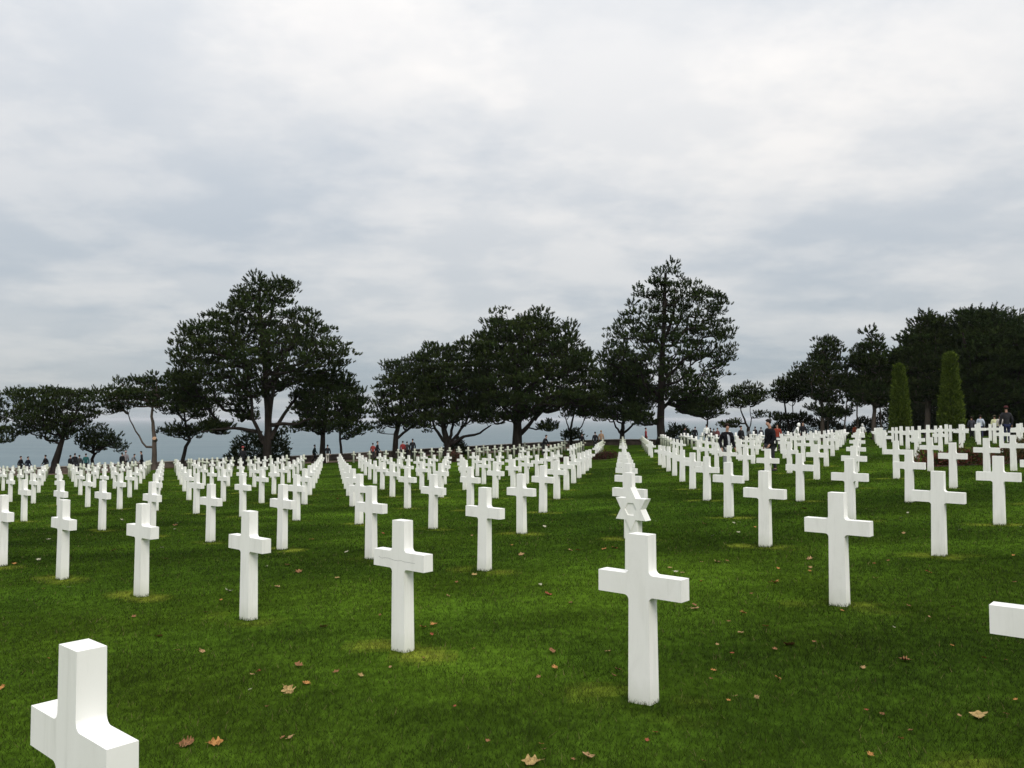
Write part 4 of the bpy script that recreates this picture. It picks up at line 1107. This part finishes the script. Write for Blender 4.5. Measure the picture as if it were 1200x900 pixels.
LV = [(219, 876, 24, 'brown'), (253, 875, 22, 'orange'), (157, 725, 8, 'brown'), (186, 748, 13, 'brown'), (207, 765, 9, 'brown'), (237, 766, 12, 'tan'), (2, 809, 12, 'orange'), (295, 794, 9, 'tan'), (293, 812, 7, 'pale'), (379, 737, 13, 'tan'), (496, 737, 13, 'orange'), (508, 735, 12, 'orange'),
      (525, 700, 8, 'tan'), (555, 763, 8, 'brown'), (350, 782, 14, 'brown'), (394, 791, 11, 'brown'), (423, 795, 11, 'yellow'), (303, 790, 9, 'reddish'), (359, 804, 13, 'orange'), (338, 812, 21, 'yellow'), (331, 870, 10, 'brown'), (340, 870, 15, 'tan'), (643, 698, 14, 'reddish'), (633, 687, 7, 'pale'),
      (647, 766, 13, 'brown'), (650, 786, 10, 'orange'), (631, 796, 8, 'brown'), (712, 767, 9, 'tan'), (725, 787, 11, 'brown'), (720, 796, 10, 'brown'), (768, 864, 9, 'reddish'), (622, 897, 28, 'yellow'), (690, 893, 24, 'tan'), (672, 896, 9, 'brown'), (815, 715, 16, 'tan'), (871, 721, 11, 'orange'),
      (868, 744, 10, 'tan'), (854, 731, 6, 'brown'), (836, 789, 9, 'orange'), (897, 736, 11, 'orange'), (824, 896, 10, 'brown'), (908, 684, 15, 'orange'), (925, 758, 19, 'brown'), (908, 763, 9, 'brown'), (954, 755, 8, 'brown'), (912, 799, 12, 'orange'), (1012, 786, 9, 'tan'), (1060, 776, 17, 'brown'),
      (1116, 713, 8, 'brown'), (1147, 842, 27, 'yellow'), (1179, 842, 9, 'brown'), (1020, 890, 12, 'orange'), (1048, 738, 4, 'pale'), (1026, 680, 10, 'yellow'), (708, 645, 9, 'orange'), (720, 643, 11, 'reddish'), (668, 646, 10, 'tan'), (678, 646, 8, 'orange'), (611, 651, 9, 'tan'), (792, 672, 9, 'pale'),
      (785, 667, 7, 'tan'), (800, 673, 8, 'tan'), (841, 660, 13, 'tan'), (852, 659, 7, 'brown'), (949, 656, 11, 'tan'), (950, 667, 7, 'tan'), (949, 671, 7, 'orange'), (942, 597, 8, 'brown'), (1088, 672, 10, 'reddish'), (1059, 626, 6, 'tan'), (1056, 608, 6, 'pale'), (1064, 602, 5, 'pale'), (1041, 659, 6, 'brown'),
      (365, 633, 8, 'orange'), (337, 664, 11, 'tan'), (350, 671, 11, 'brown'), (325, 689, 9, 'tan'), (268, 694, 13, 'pale'), (190, 643, 5, 'pale'), (195, 656, 8, 'tan'), (133, 646, 8, 'tan'), (143, 610, 7, 'pale'), (57, 633, 7, 'pale'), (45, 657, 8, 'pale'), (17, 662, 9, 'orange'), (24, 667, 7, 'tan'),
      (80, 690, 7, 'pale'), (556, 675, 9, 'yellow'), (638, 618, 6, 'pale'), (553, 629, 5, 'tan'), (395, 679, 9, 'yellow'), (449, 626, 6, 'reddish'), (535, 684, 6, 'brown'), (406, 648, 6, 'pale'), (822, 660, 6, 'tan'), (1125, 622, 6, 'pale'), (1196, 619, 5, 'pale'), (985, 601, 5, 'pale'), (313, 665, 4, 'pale'),
      (860, 614, 5, 'pale'), (866, 613, 5, 'pale'), (865, 625, 6, 'pale'), (835, 629, 5, 'pale'), (770, 612, 5, 'pale'), (885, 619, 5, 'orange'), (228, 622, 5, 'pale'), (207, 614, 4, 'pale'), (205, 621, 4, 'pale'), (600, 640, 5, 'orange'), (1015, 598, 4, 'pale')]
n_seen = len(LV)
_lr = random.Random(99)
for _n in range(60):
    _y = 560 + 330 * _lr.random() ** .8
    LV.append((_lr.uniform(0, 1200), max(585, _y), _lr.choice([5, 6, 7, 8]), _lr.choice(['brown', 'brown', 'reddish', 'orange', 'tan'])))
def ground_hit(px, py):
    d = ray(px, py); d = d / d[1]
    lo, hi = 2.0, 60.0
    ts = np.linspace(lo, hi, 1500)
    h = EYE + d[2] * ts - gz(d[0] * ts, ts)
    k = int(np.argmax(h < 0))
    return d[0] * ts[k], ts[k]
near_cross = [(s[1], s[2], s[3]) for s in spots[:60]]
def cross_words(i, j):
    if (i, j) in ((0, 0), (0, 1), (1, 0), (-1, 1), (1, -1), (-1, 0)):
        return {(0, 0): 'the large middle cross', (0, 1): 'the star headstone', (1, 0): 'the cracked cross', (-1, 1): 'the lone right hand cross', (1, -1): 'the nearest cut off cross', (-1, 0): 'the cross cut by the edge'}[(i, j)]
    k = ordinal(order_in_col[i].index(j) + 1)
    return f"{k} cross of column {abs(i)} {'left' if i > 0 else 'right'}" if i else f'{k} cross in star column'
def num(t):
    for d, w_ in zip('123456789', 'one two three four five six seven eight nine'.split()): t = t.replace('column ' + d + ' ', 'column ' + w_ + ' ')
    return t
used_labels = {}
for n, (px, py, w, c) in enumerate(LV):
    x, y = ground_hit(px, py)
    if n >= n_seen and min((q[2][0] - x) ** 2 + (q[2][1] - y) ** 2 for q in near_cross) < .03: continue
    rr = random.Random(n * 77 + 5)
    o = link('fallen_leaf', leaf_mes[n % 6])
    s = min(.115, max(.032, w / F * y * .80))
    o.scale = (s * rr.uniform(.9, 1.15), s * rr.uniform(.8, 1.1), s * 1.0)
    o.location = (x, y, gz1(x, y) + .019)
    o.rotation_euler = (R(rr.uniform(-22, 22)), R(rr.uniform(-22, 22)), R(rr.uniform(0, 360)))
    o.material_slots[0].link = 'OBJECT'; o.material_slots[0].material = LM[c]
    best = min(near_cross, key=lambda q: (q[2][0] - x) ** 2 + (q[2][1] - y) ** 2)
    dx, dy = x - best[2][0], y - best[2][1]
    rel = ('right' if dx > 0 else 'left') + (' behind' if dy > .25 else (' before' if dy < -.25 else ' beside'))
    size = 'big ' if w >= 18 else ('tiny ' if w <= 6 else ('small ' if w <= 9 else ''))
    lab = num(f'{size}{c} leaf on grass, {rel} {cross_words(best[0], best[1])}')
    if n >= n_seen and (lab in used_labels or 'closer ' + lab in used_labels or 'farther ' + lab in used_labels):
        bpy.data.objects.remove(o); continue
    if lab in used_labels:
        near_, first = math.hypot(dx, dy), used_labels[lab]
        lab = ('farther ' if near_ > first else 'closer ') + lab
    used_labels[lab] = math.hypot(dx, dy)
    tag(o, lab, 'leaf', 'fallen leaves on the lawn')

# ------------------------------------------------------------------ grass blades on the near lawn
def blades(n, d0, d1, seed):
    r = np.random.default_rng(seed)
    u = r.random(n); e_ = .12
    y = (d0 ** e_ + u * (d1 ** e_ - d0 ** e_)) ** (1 / e_)          # thinner with distance
    x = y * r.uniform(-.82, .82, n)
    z = gz(x, y)
    nw = np.clip(1 - (y - 4) / 22, 0, 1)
    z = z + (vnoise(x, y, .45, 21) - .5) * .018 * nw + (vnoise(x, y, .13, 22) - .5) * .008 * nw - .004
    a = r.uniform(0, 2 * np.pi, n); hh = .036 * r.uniform(.5, 1.25, n) * (.7 + .6 * vnoise(x, y, .3, 61))
    le = r.normal(0, .6, (n, 2)) * hh[:, None]
    ww = np.clip(.00042 * y, .0021, .016) * r.uniform(.6, 1.3, n)
    B = np.stack([x, y, z], 1)
    o = np.stack([np.cos(a) * ww, np.sin(a) * ww, 0 * a], 1)
    T = B + np.stack([le[:, 0], le[:, 1], hh], 1)
    V = np.stack([B - o, B + o, T], 1).reshape(-1, 3)
    c = lawn_color(x, y) * r.uniform(.7, 1.75, (n, 1)) * np.array([.76, .65, .95])
    dry = r.random(n) < .02
    c[dry] = np.array([.17, .15, .06]) * r.uniform(.6, 1.1, (dry.sum(), 1))
    return V, c
G = [blades(760000, 2.3, 75.0, 1)]
def tufts(seed):
    r = np.random.default_rng(seed); Vs, Cs = [], []
    for dist, i, j, p, z, px in spots:
        if dist > 26: break
        n = 80
        sd_ = r.integers(0, 4, n); t_ = r.uniform(-1, 1, n); g_ = r.uniform(.0, .035, n)
        ex = np.where(sd_ < 2, t_ * .10, np.where(sd_ == 2, -1, 1) * (.084 + g_)); ey = np.where(sd_ < 2, np.where(sd_ == 0, -1, 1) * (.058 + g_), t_ * .075)
        q = p + ex[:, None] * -U + ey[:, None] * NV
        B = np.stack([q[:, 0], q[:, 1], gz(q[:, 0], q[:, 1]) - .005], 1)
        a = r.uniform(0, 6.28, n); ww = max(.0022, .0004 * dist) * r.uniform(.7, 1.3, n); hh = r.uniform(.02, .05, n)
        o = np.stack([np.cos(a) * ww, np.sin(a) * ww, 0 * a], 1)
        T = B + np.stack([r.normal(0, .4, n) * hh, r.normal(0, .4, n) * hh, hh], 1)
        Vs.append(np.stack([B - o, B + o, T], 1).reshape(-1, 3))
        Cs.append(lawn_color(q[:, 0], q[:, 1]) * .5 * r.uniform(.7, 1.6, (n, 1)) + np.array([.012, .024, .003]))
    return np.concatenate(Vs), np.concatenate(Cs)
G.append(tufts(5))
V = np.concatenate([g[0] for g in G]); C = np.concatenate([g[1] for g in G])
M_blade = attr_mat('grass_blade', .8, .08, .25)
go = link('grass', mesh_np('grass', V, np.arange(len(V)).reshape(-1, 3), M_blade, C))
tag(go, 'short mown green grass covering the lawn', kind='stuff')

# ------------------------------------------------------------------ sea air
hz = bpy.data.materials.new('sea_air'); hz.use_nodes = True
ht = hz.node_tree; ht.nodes.clear()
ho = N(ht, 'ShaderNodeOutputMaterial'); hv = N(ht, 'ShaderNodeVolumePrincipled')
hv.inputs['Color'].default_value = (.93, .96, 1.0, 1); hv.inputs['Density'].default_value = 7e-5; hv.inputs['Anisotropy'].default_value = .2
L(ht, hv.outputs[0], ho.inputs['Volume'])
bm = bmesh.new(); bmesh.ops.create_cube(bm, size=1)
for v in bm.verts: v.co = Vector((v.co.x * 124000, v.co.y * 124000, -51 if v.co.z < 0 else 26))
ha = link('haze', bm_mesh('haze', bm, hz)); tag(ha, 'thin pale sea air over water and lawn', kind='stuff')
